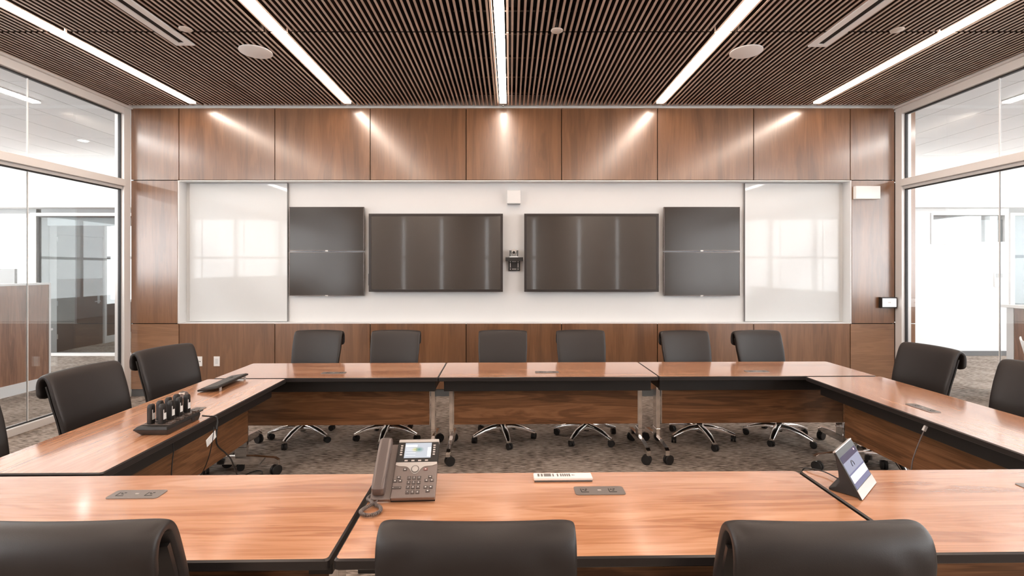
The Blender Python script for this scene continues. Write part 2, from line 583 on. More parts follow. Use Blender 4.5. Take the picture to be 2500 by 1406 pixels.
MB().box(-8.95, -8.86, 9.2, 9.36, 0, 2.75).build('wall_face', WHITE, w)
MB().box(-8.95, -8.84, 9.36, 9.50, 0, 2.75).build('door_jamb', WPLASTIC, w)
MB().box(-8.95, -8.84, 10.62, 10.68, 0, 2.75).build('door_jamb', FRAME, w)
MB().box(-8.95, -8.86, 9.5, 10.62, 2.3, 2.75).build('wall_face', GREYP, w)
MB().box(-8.90, -8.88, 10.68, 12.2, 0.15, 0.85).build('glass_rail', GREYD, w)
MB().box(-8.92, -8.86, 10.68, 12.2, 0, 0.15).build('sill_rail', FRAME, w)
d = shell('door_1')
MB().box(-8.93, -8.88, 9.502, 10.618, 0.005, 1.42).build('lower_panel', GREYD, d)
MB().box(-8.93, -8.88, 9.502, 10.618, 1.42, 2.3).build('upper_panel', GREYP, d)
h = MB(); h.cyl((-8.88, 10.50, 0.93), (-8.84, 10.50, 0.93), 0.012); h.box(-8.85, -8.83, 10.36, 10.51, 0.92, 0.94); h.box(-8.88, -8.87, 10.47, 10.53, 0.88, 1.06); h.build('door_handle', CHROME, d)
h = MB()
for z in (0.3, 0.95, 1.6, 2.2): h.box(-8.88, -8.845, 9.50, 9.53, z - 0.05, z + 0.05)
h.build('hinge', ALU, d)
box('wall_office_rear', GREYP, (-8.8, -4.9, 12.2, 12.3, 0, 2.75)); tag(bpy.data.objects['wall_office_rear'], kind='structure')
box('wall_office_side', WHITE, (-4.97, -4.9, 9.2, 12.2, 0, 2.75)); tag(bpy.data.objects['wall_office_side'], kind='structure')

# left: half-height veneer screen wall along the corridor
w = shell('wall_half_height')
for a, b in ((-3.5, -2.2), (-2.2, -0.9), (-0.9, 0.4), (0.4, 1.7), (1.7, 3.0), (3.0, 4.3), (4.3, 5.6), (5.6, 6.76)):
    MB().box(-6.55, -6.40, a + 0.004, b - 0.004, 0.14, 1.41).build('wood_panel', OUTW, w)
m = MB(); m.box(-6.545, -6.41, -3.5, 6.76, 0.0, 1.405); m.build('core', DARK, w)
m = MB(); m.box(-6.57, -6.395, -3.5, 6.785, 1.41, 1.435); m.box(-6.555, -6.395, 6.76, 6.785, 0, 1.41); m.box(-6.40, -6.385, -3.5, 6.785, 0, 0.14)
m.build('white_trim', WHITE, w)
o = MB().box(-7.72, -7.12, 7.0, 7.04, 1.17, 1.63).build('screen', GREYP)
t = thing('computer_monitor', 'grey computer monitor standing behind the half-height wood wall', 'monitor', (-7.45, 7.05, 0))
o.parent = t; o.location = (7.45, -7.05, 0)
m = MB(); m.box(-0.03, 0.03, 0.0, 0.03, 0.78, 1.25); m.box(-0.12, 0.12, -0.06, 0.12, 0.745, 0.765); m.build('stand', SILVER, t)
t = thing('office_desk', 'white office desk behind the half-height wood wall', 'desk', (-7.6, 6.9, 0))
MB().box(-0.8, 0.8, -0.35, 0.35, 0.715, 0.745).build('desk_top', WHITE, t, 0.003)
for sx in (-0.74, 0.74):
    MB().box(sx - 0.03, sx + 0.03, -0.3, 0.3, 0, 0.715).build('leg', SILVER, t)

# outer facade with its windows
def facade(name, axis, at, lo, hi, z0, z1, step, horiz=True):
    w = shell(name)
    m = MB()
    def bx(a, b, c, d):
        if axis == 1: m.box(a, b, at, at + 0.15, c, d)
        else: m.box(at, at + 0.15, a, b, c, d)
    bx(lo, hi, 0, z0); bx(lo, hi, z1, 4.3)
    n = max(1, int(round((hi - lo) / step)))
    for i in range(n + 1):
        c = lo + (hi - lo) * i / n
        bx(max(lo, c - 0.06), min(hi, c + 0.06), z0, z1)
    if horiz: bx(lo, hi, (z0 + z1) / 2 - 0.04, (z0 + z1) / 2 + 0.04)
    m.build('window_wall', WHITE, w)
    return w


facade('wall_facade_left', 0, -14.15, -4, 15, 0.7, 3.2, 2.2)
facade('wall_facade_right', 0, 13.5, -4, 15, 0.7, 3.2, 2.2)
facade('wall_facade_rear', 1, -4.15, -14, 13.5, 0.7, 3.3, 1.5)
facade('wall_facade_far', 1, 14.6, -14, 13.5, 0.7, 3.2, 1.9)
box('ceiling_far', TILE, (-14, 13.5, 10.0, 14.6, 2.9, 3.0)); tag(bpy.data.objects['ceiling_far'], kind='structure')
box('roof', DARK, (-14.2, 13.7, -4.2, 14.8, 4.3, 4.4)); tag(bpy.data.objects['roof'], kind='structure')
box('wall_behind', WHITE, (-4.9, 5.03, YB + 0.2, YB + 0.3, 0, 4.2)); tag(bpy.data.objects['wall_behind'], kind='structure')

# right: white wall with a high window, glazed bay and counter
w = shell('wall_white_right')
m = MB()
m.box(5.03, 7.91, 9.13, 9.25, 0, 2.755); m.box(7.91, 9.25, 9.13, 9.25, 0, 2.13); m.box(7.91, 9.25, 9.13, 9.25, 2.63, 2.755); m.box(9.25, 9.34, 9.13, 9.25, 0, 2.755)
m.build('wall_face', WHITE, w)
MB().box(5.03, 9.30, 9.115, 9.13, 0, 0.09).build('baseboard', GREYB, w)
w = shell('window_5')
f = MB(); f.box(7.91, 9.25, 9.115, 9.1295, 2.63, 2.67); f.box(7.91, 9.25, 9.115, 9.1295, 2.09, 2.13); f.box(7.87, 7.91, 9.115, 9.1295, 2.09, 2.67); f.box(9.25, 9.29, 9.115, 9.1295, 2.09, 2.67)
f.build('window_frame', WHITE, w)
f = MB(); f.box(7.91, 9.25, 9.2, 9.24, 2.55, 2.63); f.box(9.23, 9.25, 9.16, 9.24, 2.13, 2.55); f.build('gasket', GREYB, w)
f = MB(); f.box(7.99, 8.05, 9.26, 9.32, 2.13, 2.63); f.box(8.82, 8.89, 9.26, 9.32, 2.13, 2.63); f.build('mullion', GREYP, w)
MB().box(7.91, 9.25, 9.18, 9.19, 2.13, 2.63).build('glass_pane', GLASS, w)
w = shell('window_6')
MB().box(9.34, 9.42, 9.10, 9.2, 0, 2.67).build('window_frame', FRAME, w)
MB().box(9.42, 13.5, 9.13, 9.14, 0, 2.62).build('glass_pane', GLASSD, w)
MB().box(9.42, 13.5, 9.10, 9.2, 2.62, 2.67).build('head_rail', FRAME, w)
box('wall_bay_rear', GREYP, (9.3, 13.5, 11.8, 11.9, 0, 2.9)); tag(bpy.data.objects['wall_bay_rear'], kind='structure')
t = thing('service_counter', 'wood fronted half-height counter with grey ledge beyond the right glass', 'counter', (6.62, 2.0, 0))
for a, b in ((-2.6, -1.3), (-1.3, 0.0), (0.0, 1.3), (1.3, 2.6), (2.6, 4.34)):
    MB().box(-0.07, 0.07, a + 0.004, b - 0.004, 0.14, 1.12).build('wood_front', OUTW, t)
MB().box(-0.066, 0.066, -2.6, 4.34, 0.0, 1.12).build('core', DARK, t)
MB().box(-0.13, 0.20, -2.65, 4.47, 1.121, 1.155).build('ledge', SILVER, t, 0.004)
m = MB(); m.box(-0.075, 0.075, 4.341, 4.43, 0.0, 1.12); m.box(-0.085, -0.0705, -2.6, 4.43, 0, 0.14); m.build('white_trim', WHITE, t)
o = MB().box(6.53, 6.75, 5.75, 6.05, 1.156, 1.168).build('paper_stack', PAPER); tag(o, 'small stack of white paper on the grey counter ledge', 'paper')
t = thing('thermostat', 'small white and grey control panel on the white wall, right of the high window', 'thermostat', (9.12, 9.13, 0))
MB().box(-0.07, 0.09, -0.03, -0.001, 1.29, 1.56).build('body', WPLASTIC, t, 0.004)
MB().box(-0.05, 0.07, -0.034, -0.031, 1.46, 1.54).build('display', GREYP, t)

# office ceiling lights: some seen through the transoms, some added to brighten the offices
def office_light(x, y0, y1, label, w=0.1, z=3.70):
    t = thing('linear_office_light', label, 'light', (x, (y0 + y1) / 2, z), 0, 'office ceiling lights')
    L = (y1 - y0) / 2
    MB().box(-w / 2 - 0.015, w / 2 + 0.015, -L - 0.015, L + 0.015, -0.012, -0.002).build('frame', WPLASTIC, t)
    MB().box(-w / 2, w / 2, -L, L, -0.02, -0.012).build('diffuser', OFFM, t)


office_light(-5.86, 3.4, 6.0, 'white linear ceiling light above the corridor, nearest outside the left glass')
office_light(6.12, 3.4, 6.0, 'white linear ceiling light above the corridor, nearest outside the right glass')
for x, nm in ((-8.6, 'left'), (8.8, 'right')):
    office_light(x, 0.0, 7.6, 'long unseen linear ceiling light added to brighten the deep %s office' % nm, 0.2)  # out of view, added for corridor brightness
office_light(-7.0, 9.6, 11.6, 'white linear ceiling light added to brighten the glazed office, beyond the blind', 0.16, 2.9)  # added to lift the dark interior behind the glazed front
office_light(-5.86, -2.0, 1.2, 'unseen linear ceiling light added beyond the left glass, beside the camera end', 0.14)  # this pair is out of view too, added to light the corridors
office_light(6.12, -2.0, 1.2, 'unseen linear ceiling light added beyond the right glass, beside the camera end', 0.14)
t = thing('downlight', 'small round white downlight in the tiled ceiling beyond left glass', 'light', (-6.9, 7.88, 3.70), 0)
MB().lathe([(0.0, -0.004), (0.075, -0.004), (0.085, -0.001)], 20).build('trim', WPLASTIC, t)
MB().lathe([(0.0, -0.008), (0.06, -0.008), (0.06, -0.004)], 20).build('lens', OFFM, t)

# ================================================================== CEILING FIXTURES
names = ['first from the left', 'second from the left, between left and centre', 'in the centre of the ceiling', 'second from the right, between centre and right', 'first from the right']
for i, c in enumerate(LX):
    t = thing('linear_light', 'glowing linear light recessed between dark slats, ' + names[i], 'light', (c, 1.76, ZC), 0, 'linear ceiling lights')
    h = MB()
    h.box(-0.040, 0.040, -4.26, 4.30, 0.045, 0.088)
    h.box(-0.040, 0.040, 4.27, 4.30, -0.009, 0.045)
    h.build('housing', ALU, t)
    MB().box(-0.0395, 0.0395, -4.25, 4.265, -0.009, 0.0449).build('diffuser', LEDM, t)
    if i == 2:
        MB().box(-0.008, 0.008, 4.3005, 4.33, -0.03, 0.04).build('end_clip', BLACK, t)

for (a, b), side, ye in ((DIFF[0], 'left', 4.455), (DIFF[1], 'right', 4.48)):
    t = thing('air_diffuser', 'long white slot air diffuser in the slatted ceiling, %s of the centre light' % side, 'air vent', ((a + b) / 2, 3.0, ZC), 0, 'slot air diffusers')
    hw = (b - a) / 2
    e = ye - 3.0
    f = MB(); f.box(-hw, -0.027, -2.2, e, -0.014, -0.001); f.box(0.027, hw, -2.2, e, -0.014, -0.001); f.box(-0.027, 0.027, e - 0.05, e, -0.014, -0.001); f.box(-0.027, 0.027, -2.2, -2.15, -0.014, -0.001)
    f.build('frame', WPLASTIC, t, 0.001)
    MB().box(-0.027, 0.027, -2.15, e - 0.05, -0.006, -0.001).build('slot', DARK, t)
for X, Y, side in ((-2.403, 4.60, 'left'), (2.225, 4.60, 'right')):
    t = thing('ceiling_speaker', 'round white ceiling speaker flush with slats on the %s side' % side, 'speaker', (X, Y, ZC), 0, 'round ceiling speakers')
    MB().lathe([(0.0, -0.014), (0.13, -0.014), (0.146, -0.010), (0.146, -0.001)], 40).build('grille', WPLASTIC, t, smooth=True)
for X, Y, lab in ((-2.775, 4.165, 'small cream sprinkler cap beside the left air diffuser'), (0.40, 4.19, 'small cream sprinkler cap right of the centre light'), (3.317, 4.18, 'small cream sprinkler cap beside the rightmost linear light')):
    t = thing('sprinkler_cap', lab, 'sprinkler', (X, Y, ZC), 0, 'ceiling sprinkler caps')
    MB().lathe([(0.0, -0.012), (0.046, -0.012), (0.052, -0.007), (0.052, -0.002)], 28).build('cover_plate', CREAM, t, smooth=True)
    MB().cyl((0, 0.0, -0.003), (0, 0.0, 0.09), 0.011, n=12).build('stem', CREAM, t, smooth=True)

# ================================================================== ON THE FAR WALL
YW = YB + 0.15


def whiteboard(x0, x1, label):
    t = thing('whiteboard', label, 'whiteboard', ((x0 + x1) / 2, YW, 0), 0, 'glass whiteboards')
    h = (x1 - x0) / 2
    MB().box(-h, h, -0.028, -0.018, 0.945, 2.742).build('glass_sheet', WHITEB, t, 0.001)
    for sx in (-h + 0.1, h - 0.1):
        for z in (1.05, 2.62): MB().cyl((sx, -0.018, z), (sx, -0.001, z), 0.015).build('standoff', ALU, t)
    m = MB(); q = h if x0 < 0 else -h; m.box(q - 0.004, q + 0.004, -0.0285, -0.004, 0.945, 2.742); m.build('dark_edge', plain('board_edge', (0.2, 0.2, 0.2), 0.4), t)  # dark grey strip along the inner edge of the board


whiteboard(-4.17, -2.90, 'white glass board on the left end of the white recess')
whiteboard(3.05, 4.275, 'white glass board on the right end of the white recess')


def display(x0, x1, z0, z1, depth, bez, label, group, scr, name='wall_display', trim=None, logo=True):
    cx, cz = (x0 + x1) / 2, (z0 + z1) / 2
    hw, hh = (x1 - x0) / 2, (z1 - z0) / 2
    t = thing(name, label, 'screen', (cx, YW, cz), 0, group)
    f = MB()
    f.box(-hw, hw, -depth, -depth + 0.012, hh - bez, hh); f.box(-hw, hw, -depth, -depth + 0.012, -hh, -hh + bez)
    f.box(-hw, -hw + bez, -depth, -depth + 0.012, -hh + bez, hh - bez); f.box(hw - bez, hw, -depth, -depth + 0.012, -hh + bez, hh - bez)
    f.build('bezel', trim or EDGE, t, 0.002)
    MB().box(-hw + 0.004, hw - 0.004, -depth + 0.0125, -0.03, -hh + 0.004, hh - 0.004).build('casing', BLACK, t)
    MB().box(-hw + bez, hw - bez, -depth + 0.004, -depth + 0.0124, -hh + bez, hh - bez).build('screen_panel', scr, t)
    MB().box(-0.2, 0.2, -0.03, -0.001, -0.15, 0.15).build('wall_mount', BLACK, t)
    if logo:
        MB().box(-0.018, 0.018, -depth - 0.001, -depth + 0.003, -hh - 0.008, -hh + bez).build('logo_badge', SILVER, t)
    return t


BEZ = plain('screen_bezel', (0.035, 0.028, 0.026), 0.3, 0.2)
BEZS = plain('thin_bezel', (0.16, 0.13, 0.12), 0.25, 0.7)
for x0, x1, lab in ((-1.821, -0.096, 'big dark wall screen left of the little camera shelf'), (0.178, 1.908, 'big dark wall screen right of the little camera shelf')):
    t = display(x0, x1, 1.333, 2.338, 0.105, 0.032, lab, 'big wall screens', TVB, trim=BEZ, logo=False)
    s = -1 if x0 < 0 else 1
    MB().box(s * 0.8625 - 0.008, s * 0.8625 + 0.008, -0.09, -0.055, -0.42, -0.27).build('control_strip', BLACK, t)
for x0, x1, side in ((-2.862, -1.892, 'left'), (1.984, 2.972, 'right')):
    display(x0, x1, 1.862, 2.430, 0.062, 0.008, 'smaller dark wall screen, upper of the pair on the %s' % side, 'stacked wall screens', TVS, trim=BEZS)
    display(x0, x1, 1.280, 1.845, 0.062, 0.008, 'smaller dark wall screen, lower of the pair on the %s' % side, 'stacked wall screens', TVS, trim=BEZS)

t = thing('wall_speaker', 'small white box on the white wall above the camera', 'wall unit', (0.045, YW, 2.555))
MB().box(-0.088, 0.088, -0.10, -0.001, -0.085, 0.085).build('body', WHITE, t, 0.006)
MB().box(-0.08, 0.08, -0.098, -0.006, -0.09, -0.0855).build('vent_strip', GREYP, t)
t = thing('camera_shelf', 'black wall bracket with small shelf under the camera', 'bracket', (0.05, YW, 1.70))
MB().box(-0.112, 0.112, -0.16, -0.01, 0.045, 0.062).build('shelf', BLACK, t, 0.002)
MB().box(-0.112, 0.112, -0.166, -0.160, 0.028, 0.075).build('shelf_lip', BLACK, t)
MB().box(-0.075, 0.075, -0.03, -0.001, -0.10, 0.045).build('mounting_plate', BLACK, t, 0.002)
m = MB()
for sx in (-0.05, 0.05):
    m.box(sx - 0.004, sx + 0.004, -0.0315, -0.03, -0.055, 0.005)
    for z in (-0.075, 0.022): m.cyl((sx, -0.0325, z), (sx, -0.029, z), 0.007)
for z in (-0.075, 0.022): m.box(-0.028, 0.028, -0.0315, -0.03, z - 0.004, z + 0.004)
m.build('slot', SILVER, t)
t = thing('conference_camera', 'small silver pan and tilt camera on the black wall shelf', 'camera', (0.045, YW - 0.085, 1.7625))
MB().box(-0.055, 0.055, -0.05, 0.05, 0.0, 0.025).build('base', WPLASTIC, t, 0.005)
m = MB(); m.box(-0.055, -0.042, -0.035, 0.035, 0.025, 0.105); m.box(0.042, 0.055, -0.035, 0.035, 0.025, 0.105); m.build('yoke', BLACK, t, 0.005)
hd = MB().lathe([(0.003, -0.040), (0.02, -0.035), (0.034, -0.02), (0.040, 0), (0.034, 0.02), (0.02, 0.035), (0.003, 0.040)], 20, Matrix.Translation((0, 0, 0.082)) @ Matrix.Rotation(pi / 2, 4, 'X')).build('head', SILVER, t, smooth=True)
MB().cyl((0, -0.034, 0.078), (0, -0.046, 0.076), 0.018, n=20).build('lens', BLACK, hd, smooth=True)

t = thing('wall_sensor_box', 'flat white box high on the right wood panel', 'wall unit', (4.525, YB, 2.595))
MB().box(-0.155, 0.155, -0.055, -0.001, -0.082, 0.082).build('body', WPLASTIC, t, 0.004)
t = thing('scheduling_panel', 'small lit touch panel at the right edge of the wood wall', 'touch panel', (4.79, YB, 1.20))
MB().box(-0.095, 0.10, -0.055, -0.001, -0.068, 0.068).build('housing', BLACK, t, 0.003)
MB().box(-0.085, 0.088, -0.058, -0.0555, -0.052, 0.054).build('screen', emit('panel_screen', (0.95, 0.95, 1.0), 0.75), t)
MB().box(-0.02, 0.02, -0.060, -0.0585, -0.005, 0.012).build('icon', SILVER, t)
for X, lab, dots in ((-3.965, 'white wall plate with two dark ports, left of the pair', True), (-3.742, 'blank white wall plate, right of the pair', False)):
    t = thing('wall_outlet', lab, 'outlet', (X, YB, 0.45), 0, 'white wall plates')
    MB().box(-0.038, 0.038, -0.008, -0.0005, -0.062, 0.062).build('plate', WPLASTIC, t, 0.002)
    if dots:
        m = MB(); m.box(-0.017, -0.005, -0.009, -0.008, -0.008, 0.004); m.box(0.005, 0.017, -0.009, -0.008, -0.008, 0.004); m.build('port', BLACK, t)
    else:
        m = MB(); m.box(-0.017, 0.017, -0.0095, -0.008, -0.034, 0.034); m.build('insert', WHITE, t)

# ================================================================== TABLES
TH = 0.0175
ZT = 0.74


def T(u, v, z=0.0):
    return (u * cos(TH) - v * sin(TH), u * sin(TH) + v * cos(TH), z)


LEN, WID = 1.8205, 0.632


def make_table(label):
    t = thing('training_table', label, 'table', (0, 0, 0), 0, 'conference tables on casters')
    L, Wd = LEN / 2, WID / 2
    e = 0.006

    def rr(l, w, r, n=5):
        pts = []
        for cx, cy, a0 in ((l - r, w - r, 0), (-l + r, w - r, 90), (-l + r, -w + r, 180), (l - r, -w + r, 270)):
            for k in range(n + 1):
                a = R(a0 + 90 * k / n)
                pts.append((cx + r * cos(a), cy + r * sin(a)))
        return pts
    top = MB().prism(rr(L - e, Wd - e, 0.014), 2, ZT - 0.02, ZT).build('tabletop', TOPW, t)
    # bevelled edge band round the laminate
    o1, o2, i1 = rr(L - e, Wd - e, 0.014), rr(L, Wd, 0.012), rr(L - e, Wd - e, 0.014)
    n = len(o1)
    m = MB()
    rings = [[(x, y, ZT - 0.0002) for x, y in o1], [(x, y, ZT - 0.005) for x, y in o2], [(x, y, ZT - 0.03) for x, y in o2], [(x, y, ZT - 0.034) for x, y in rr(L - 0.004, Wd - 0.004, 0.012)], [(x, y, ZT - 0.034) for x, y in rr(L - 0.03, Wd - 0.03, 0.012)]]
    vs = [p for r_ in rings for p in r_]
    fs = []
    for k in range(len(rings) - 1):
        for i in range(n):
            j = (i + 1) % n
            fs.append((k * n + i, k * n + j, (k + 1) * n + j, (k + 1) * n + i))
    fs.append(tuple(4 * n + i for i in range(n)))
    m.add(vs, fs)
    m.build('edge_band', EDGE, t)
    m = MB()
    m.box(-L + 0.035, L - 0.035, -0.215, -0.175, 0.60, 0.7055)
    m.box(-L + 0.06, L - 0.06, 0.15, 0.19, 0.655, 0.7055)
    for s in (-1, 1):
        m.box(s * (L - 0.075) - 0.04, s * (L - 0.075) + 0.04, -0.175, 0.18, 0.61, 0.7055)
    m.build('under_beam', BLACK, t, 0.003)
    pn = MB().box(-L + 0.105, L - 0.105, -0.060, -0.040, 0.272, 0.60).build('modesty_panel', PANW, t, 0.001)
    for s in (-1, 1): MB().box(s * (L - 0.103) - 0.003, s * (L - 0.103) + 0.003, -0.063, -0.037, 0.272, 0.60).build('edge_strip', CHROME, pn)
    for s in (-1, 1):
        X = s * (L - 0.078)
        m = MB(); m.box(X - 0.0175, X + 0.0175, -0.045, 0.045, 0.13, 0.61)
        m.box(X - 0.0205, X + 0.0205, -0.048, 0.048, 0.205, 0.222)
        lg = m.build('leg', CHROME, t, 0.003)
        m = MB()
        prof = [(-0.295, 0.075), (-0.295, 0.118), (-0.265, 0.135), (-0.10, 0.150), (0.10, 0.150), (0.265, 0.135), (0.295, 0.118), (0.295, 0.075), (0.268, 0.085), (-0.268, 0.085)]
        m.prism([(y, z) for y, z in prof[:1] + prof[1:8] + prof[8:]], 0, X - 0.0175, X + 0.0175)
        m.build('foot', CHROME, lg, 0.002)
        for yy in (-0.282, 0.282):
            c = MB()
            q = 0.008 if yy < 0 else -0.008
            Q = Matrix.Translation((X, yy, 0)) @ Matrix.Rotation(s * R(62) * (1 if yy < 0 else -1), 4, 'Z')
            for d in (-1, 1):
                c.cyl((d * 0.004, 0.014, 0.040), (d * 0.022, 0.014, 0.040), 0.040, n=24, M=Q)
            c.cyl((X, yy, 0.05), (X, yy, 0.082), 0.009, n=10)
            c.build('caster', RUBBER, lg, smooth=True)
    # flush power plate near the inner edge
    y = -Wd + 0.185
    pm = MB().prism([(x_, y_ + y) for x_, y_ in rr(0.1, 0.036, 0.012)], 2, ZT + 0.0004, ZT + 0.003).build('power_module', PLATE, t)
    m = MB(); z0, z1 = ZT + 0.003, ZT + 0.0037
    for c in (-0.052, 0.060):
        m.box(c - 0.016, c + 0.014, y + 0.012, y + 0.016, z0, z1); m.box(c + 0.012, c + 0.015, y - 0.014, y + 0.012, z0, z1)
        m.box(c - 0.008, c, y - 0.002, y + 0.003, z0, z1); m.box(c - 0.012, c - 0.004, y - 0.013, y - 0.008, z0, z1); m.cyl((c + 0.004, y - 0.008, z0), (c + 0.004, y - 0.008, z1), 0.0035, n=8)
    m.build('socket', BLACK, pm)
    MB().box(-0.007, 0.007, y - 0.004, y + 0.005, z0, z1 + 0.0008).build('data_port', SILVER, pm)
    return t


tab0 = make_table('far row conference table under the left pair of far chairs')
tab0.location = T(-1.435, 4.322); tab0.rotation_euler.z = TH
GT = 'conference tables on casters'
dup(tab0, T(0.388, 4.322), TH, 'far row conference table in the middle, before the big screens', GT)
dup(tab0, T(2.211, 4.322), TH, 'far row conference table under the right pair of far chairs', GT)
dup(tab0, T(-1.442, 1.822), TH + pi, 'near row conference table at left, bare but for its power plate', GT)
dup(tab0, T(0.392, 1.822), TH + pi, 'near row conference table carrying the desk phone and white remote', GT)
dup(tab0, T(2.226, 1.822), TH + pi, 'near row conference table carrying the tilted touch tablet', GT)
dup(tab0, T(-2.063, 3.072), TH + pi / 2, 'left side conference table carrying the microphone charger and keyboard', GT)
dup(tab0, T(2.823, 3.072), TH - pi / 2, 'bare right side conference table with a loose network cable', GT)

# ================================================================== CHAIRS
def make_chair(label):
    t = thing('conference_chair', label, 'chair', (0, 0, 0), 0, 'black leather conference chairs')
    # seat cushion (front towards -y)
    m = MB()
    prof = [(-0.212, 0.455), (-0.205, 0.430), (-0.15, 0.418), (0.22, 0.418), (0.24, 0.43), (0.24, 0.475), (0.20, 0.488), (-0.12, 0.497), (-0.185, 0.490), (-0.208, 0.475)]
    n = len(prof)
    secs = []
    for w_, k in ((-0.255, 0.86), (-0.245, 0.97), (-0.20, 1), (0, 1.0), (0.20, 1), (0.245, 0.97), (0.255, 0.86)):
        secs.append([(w_, y * k, 0.455 + (z - 0.455) * k) for y, z in prof])
    vs = [p for s_ in secs for p in s_]; fs = []
    for a in range(len(secs) - 1):
        for i in range(n):
            j = (i + 1) % n
            fs.append((a * n + i, a * n + j, (a + 1) * n + j, (a + 1) * n + i))
    fs.append(tuple(range(n))); fs.append(tuple((len(secs) - 1) * n + i for i in range(n)))
    m.add(vs, fs).build('seat', LEATHER, t, smooth=True, subd=1)
    # backrest: one padded sheet that rolls over the top and hangs behind as a flap
    cl = smooth_path([(0.215, 0.47), (0.232, 0.52), (0.242, 0.60), (0.262, 0.70), (0.290, 0.80), (0.318, 0.89), (0.334, 0.935), (0.352, 0.963), (0.376, 0.969), (0.399, 0.952), (0.409, 0.915), (0.408, 0.875), (0.404, 0.832)], 4)
    NS, NW = len(cl), 30
    arc = [0.0]
    for i in range(1, NS): arc.append(arc[-1] + (Vector(cl[i]) - Vector(cl[i - 1])).length)
    tot = arc[-1]
    front, back = [], []
    for i in range(NS):
        p = Vector(cl[i]); d = (Vector(cl[min(i + 1, NS - 1)]) - Vector(cl[max(i - 1, 0)])).normalized()
        nn = Vector((-d.y, d.x))          # towards the sitter / outside of the roll
        s_ = arc[i]
        hw = 0.228 + 0.022 * min(1, s_ / 0.35)
        tail = tot - s_
        if tail < 0.04:
            hw = hw - 0.04 + math.sqrt(max(0, 0.04 ** 2 - (0.04 - tail) ** 2))
        th = 0.042 if tail > 0.20 else 0.034 + 0.008 * max(0, (tail - 0.15) / 0.05)
        th *= min(1, 0.5 + tail / 0.03, 0.45 + s_ / 0.05)
        fr, bk = [], []
        for k in range(NW + 1):
            w_ = -1 + 2 * k / NW
            w_ = math.sin(w_ * pi / 2)
            pad = (1 - abs(w_) ** 14) ** 0.5 if abs(w_) < 1 else 0
            sag = 0.026 * (1 - w_ * w_)
            y = p.x + sag; z = p.y + 0.006 * (1 - w_ * w_)
            off = th / 2 * (0.35 + 0.65 * pad)
            if tail < 0.13:
                off += 0.0035 * math.sin(11 * abs(w_) + tail * 38) * math.exp(-((abs(w_) - 0.6) / 0.22) ** 2) * min(1, (0.13 - tail) / 0.05)
            fr.append((hw * w_, y + nn.x * off, z + nn.y * off))
            bk.append((hw * w_, y - nn.x * off, z - nn.y * off))
        front.append(fr); back.append(bk)
    vs = [p for r_ in front for p in r_] + [p for r_ in back for p in r_]
    q = NW + 1; o_ = NS * q; fs = []
    for i in range(NS - 1):
        for k in range(NW):
            fs.append((i * q + k, i * q + k + 1, (i + 1) * q + k + 1, (i + 1) * q + k))
            fs.append((o_ + i * q + k, o_ + (i + 1) * q + k, o_ + (i + 1) * q + k + 1, o_ + i * q + k + 1))
        fs.append((i * q, (i + 1) * q, o_ + (i + 1) * q, o_ + i * q))
        fs.append((i * q + NW, o_ + i * q + NW, o_ + (i + 1) * q + NW, (i + 1) * q + NW))
    for k in range(NW):
        fs.append((k, o_ + k, o_ + k + 1, k + 1))
        b_ = (NS - 1) * q
        fs.append((b_ + k, b_ + k + 1, o_ + b_ + k + 1, o_ + b_ + k))
    bk_o = MB().add(vs, fs).build('backrest', LEATHER, t, smooth=True)
    # hard shell behind the padding, below the roll
    vs, fs = [], []
    rows = [i for i in range(NS) if cl[i].y < 0.93 and arc[i] < 0.50]
    for off in (0.022, 0.034):
        for i in rows:
            p = Vector(cl[i]); d = (Vector(cl[min(i + 1, NS - 1)]) - Vector(cl[max(i - 1, 0)])).normalized(); nn = Vector((-d.y, d.x))
            for k in range(13):
                w_ = -1 + 2 * k / 12
                vs.append(((0.225 + 0.02 * min(1, arc[i] / 0.35)) * w_, p.x + 0.026 * (1 - w_ * w_) - nn.x * off, p.y - nn.y * off))
    nr = len(rows); o_ = nr * 13
    for i in range(nr - 1):
        for k in range(12):
            a = i * 13 + k
            fs.append((a, a + 1, a + 14, a + 13)); fs.append((o_ + a, o_ + a + 13, o_ + a + 14, o_ + a + 1))
        for k in (0, 12):
            a = i * 13 + k
            fs.append((a, a + 13, o_ + a + 13, o_ + a))
    for k in range(12):
        a = (nr - 1) * 13 + k
        fs.append((k, k + 1, o_ + k + 1, o_ + k)); fs.append((a, a + 1, o_ + a + 1, o_ + a))
    MB().add(vs, fs).build('back_shell', SHELL, t, smooth=True)
    m = MB()
    for i in range(5):
        pass
    m.prism([(0.02, 0.40), (0.26, 0.40), (0.30, 0.46), (0.335, 0.66), (0.315, 0.66), (0.28, 0.47), (0.25, 0.418), (0.02, 0.418)], 0, -0.04, 0.04)
    m.build('back_support', BLACK, t, 0.004)
    MB().box(-0.09, 0.09, -0.13, 0.12, 0.375, 0.417).build('mechanism', BLACK, t, 0.008)
    m = MB(); m.cyl((0, 0, 0.07), (0, 0, 0.26), 0.026, n=18); m.cyl((0, 0, 0.26), (0, 0, 0.376), 0.015, n=14); m.build('gas_column', BLACK, t, smooth=True)
    m = MB()
    m.lathe([(0.0, 0.085), (0.045, 0.085), (0.048, 0.11), (0.042, 0.148), (0.0275, 0.150)], 24)
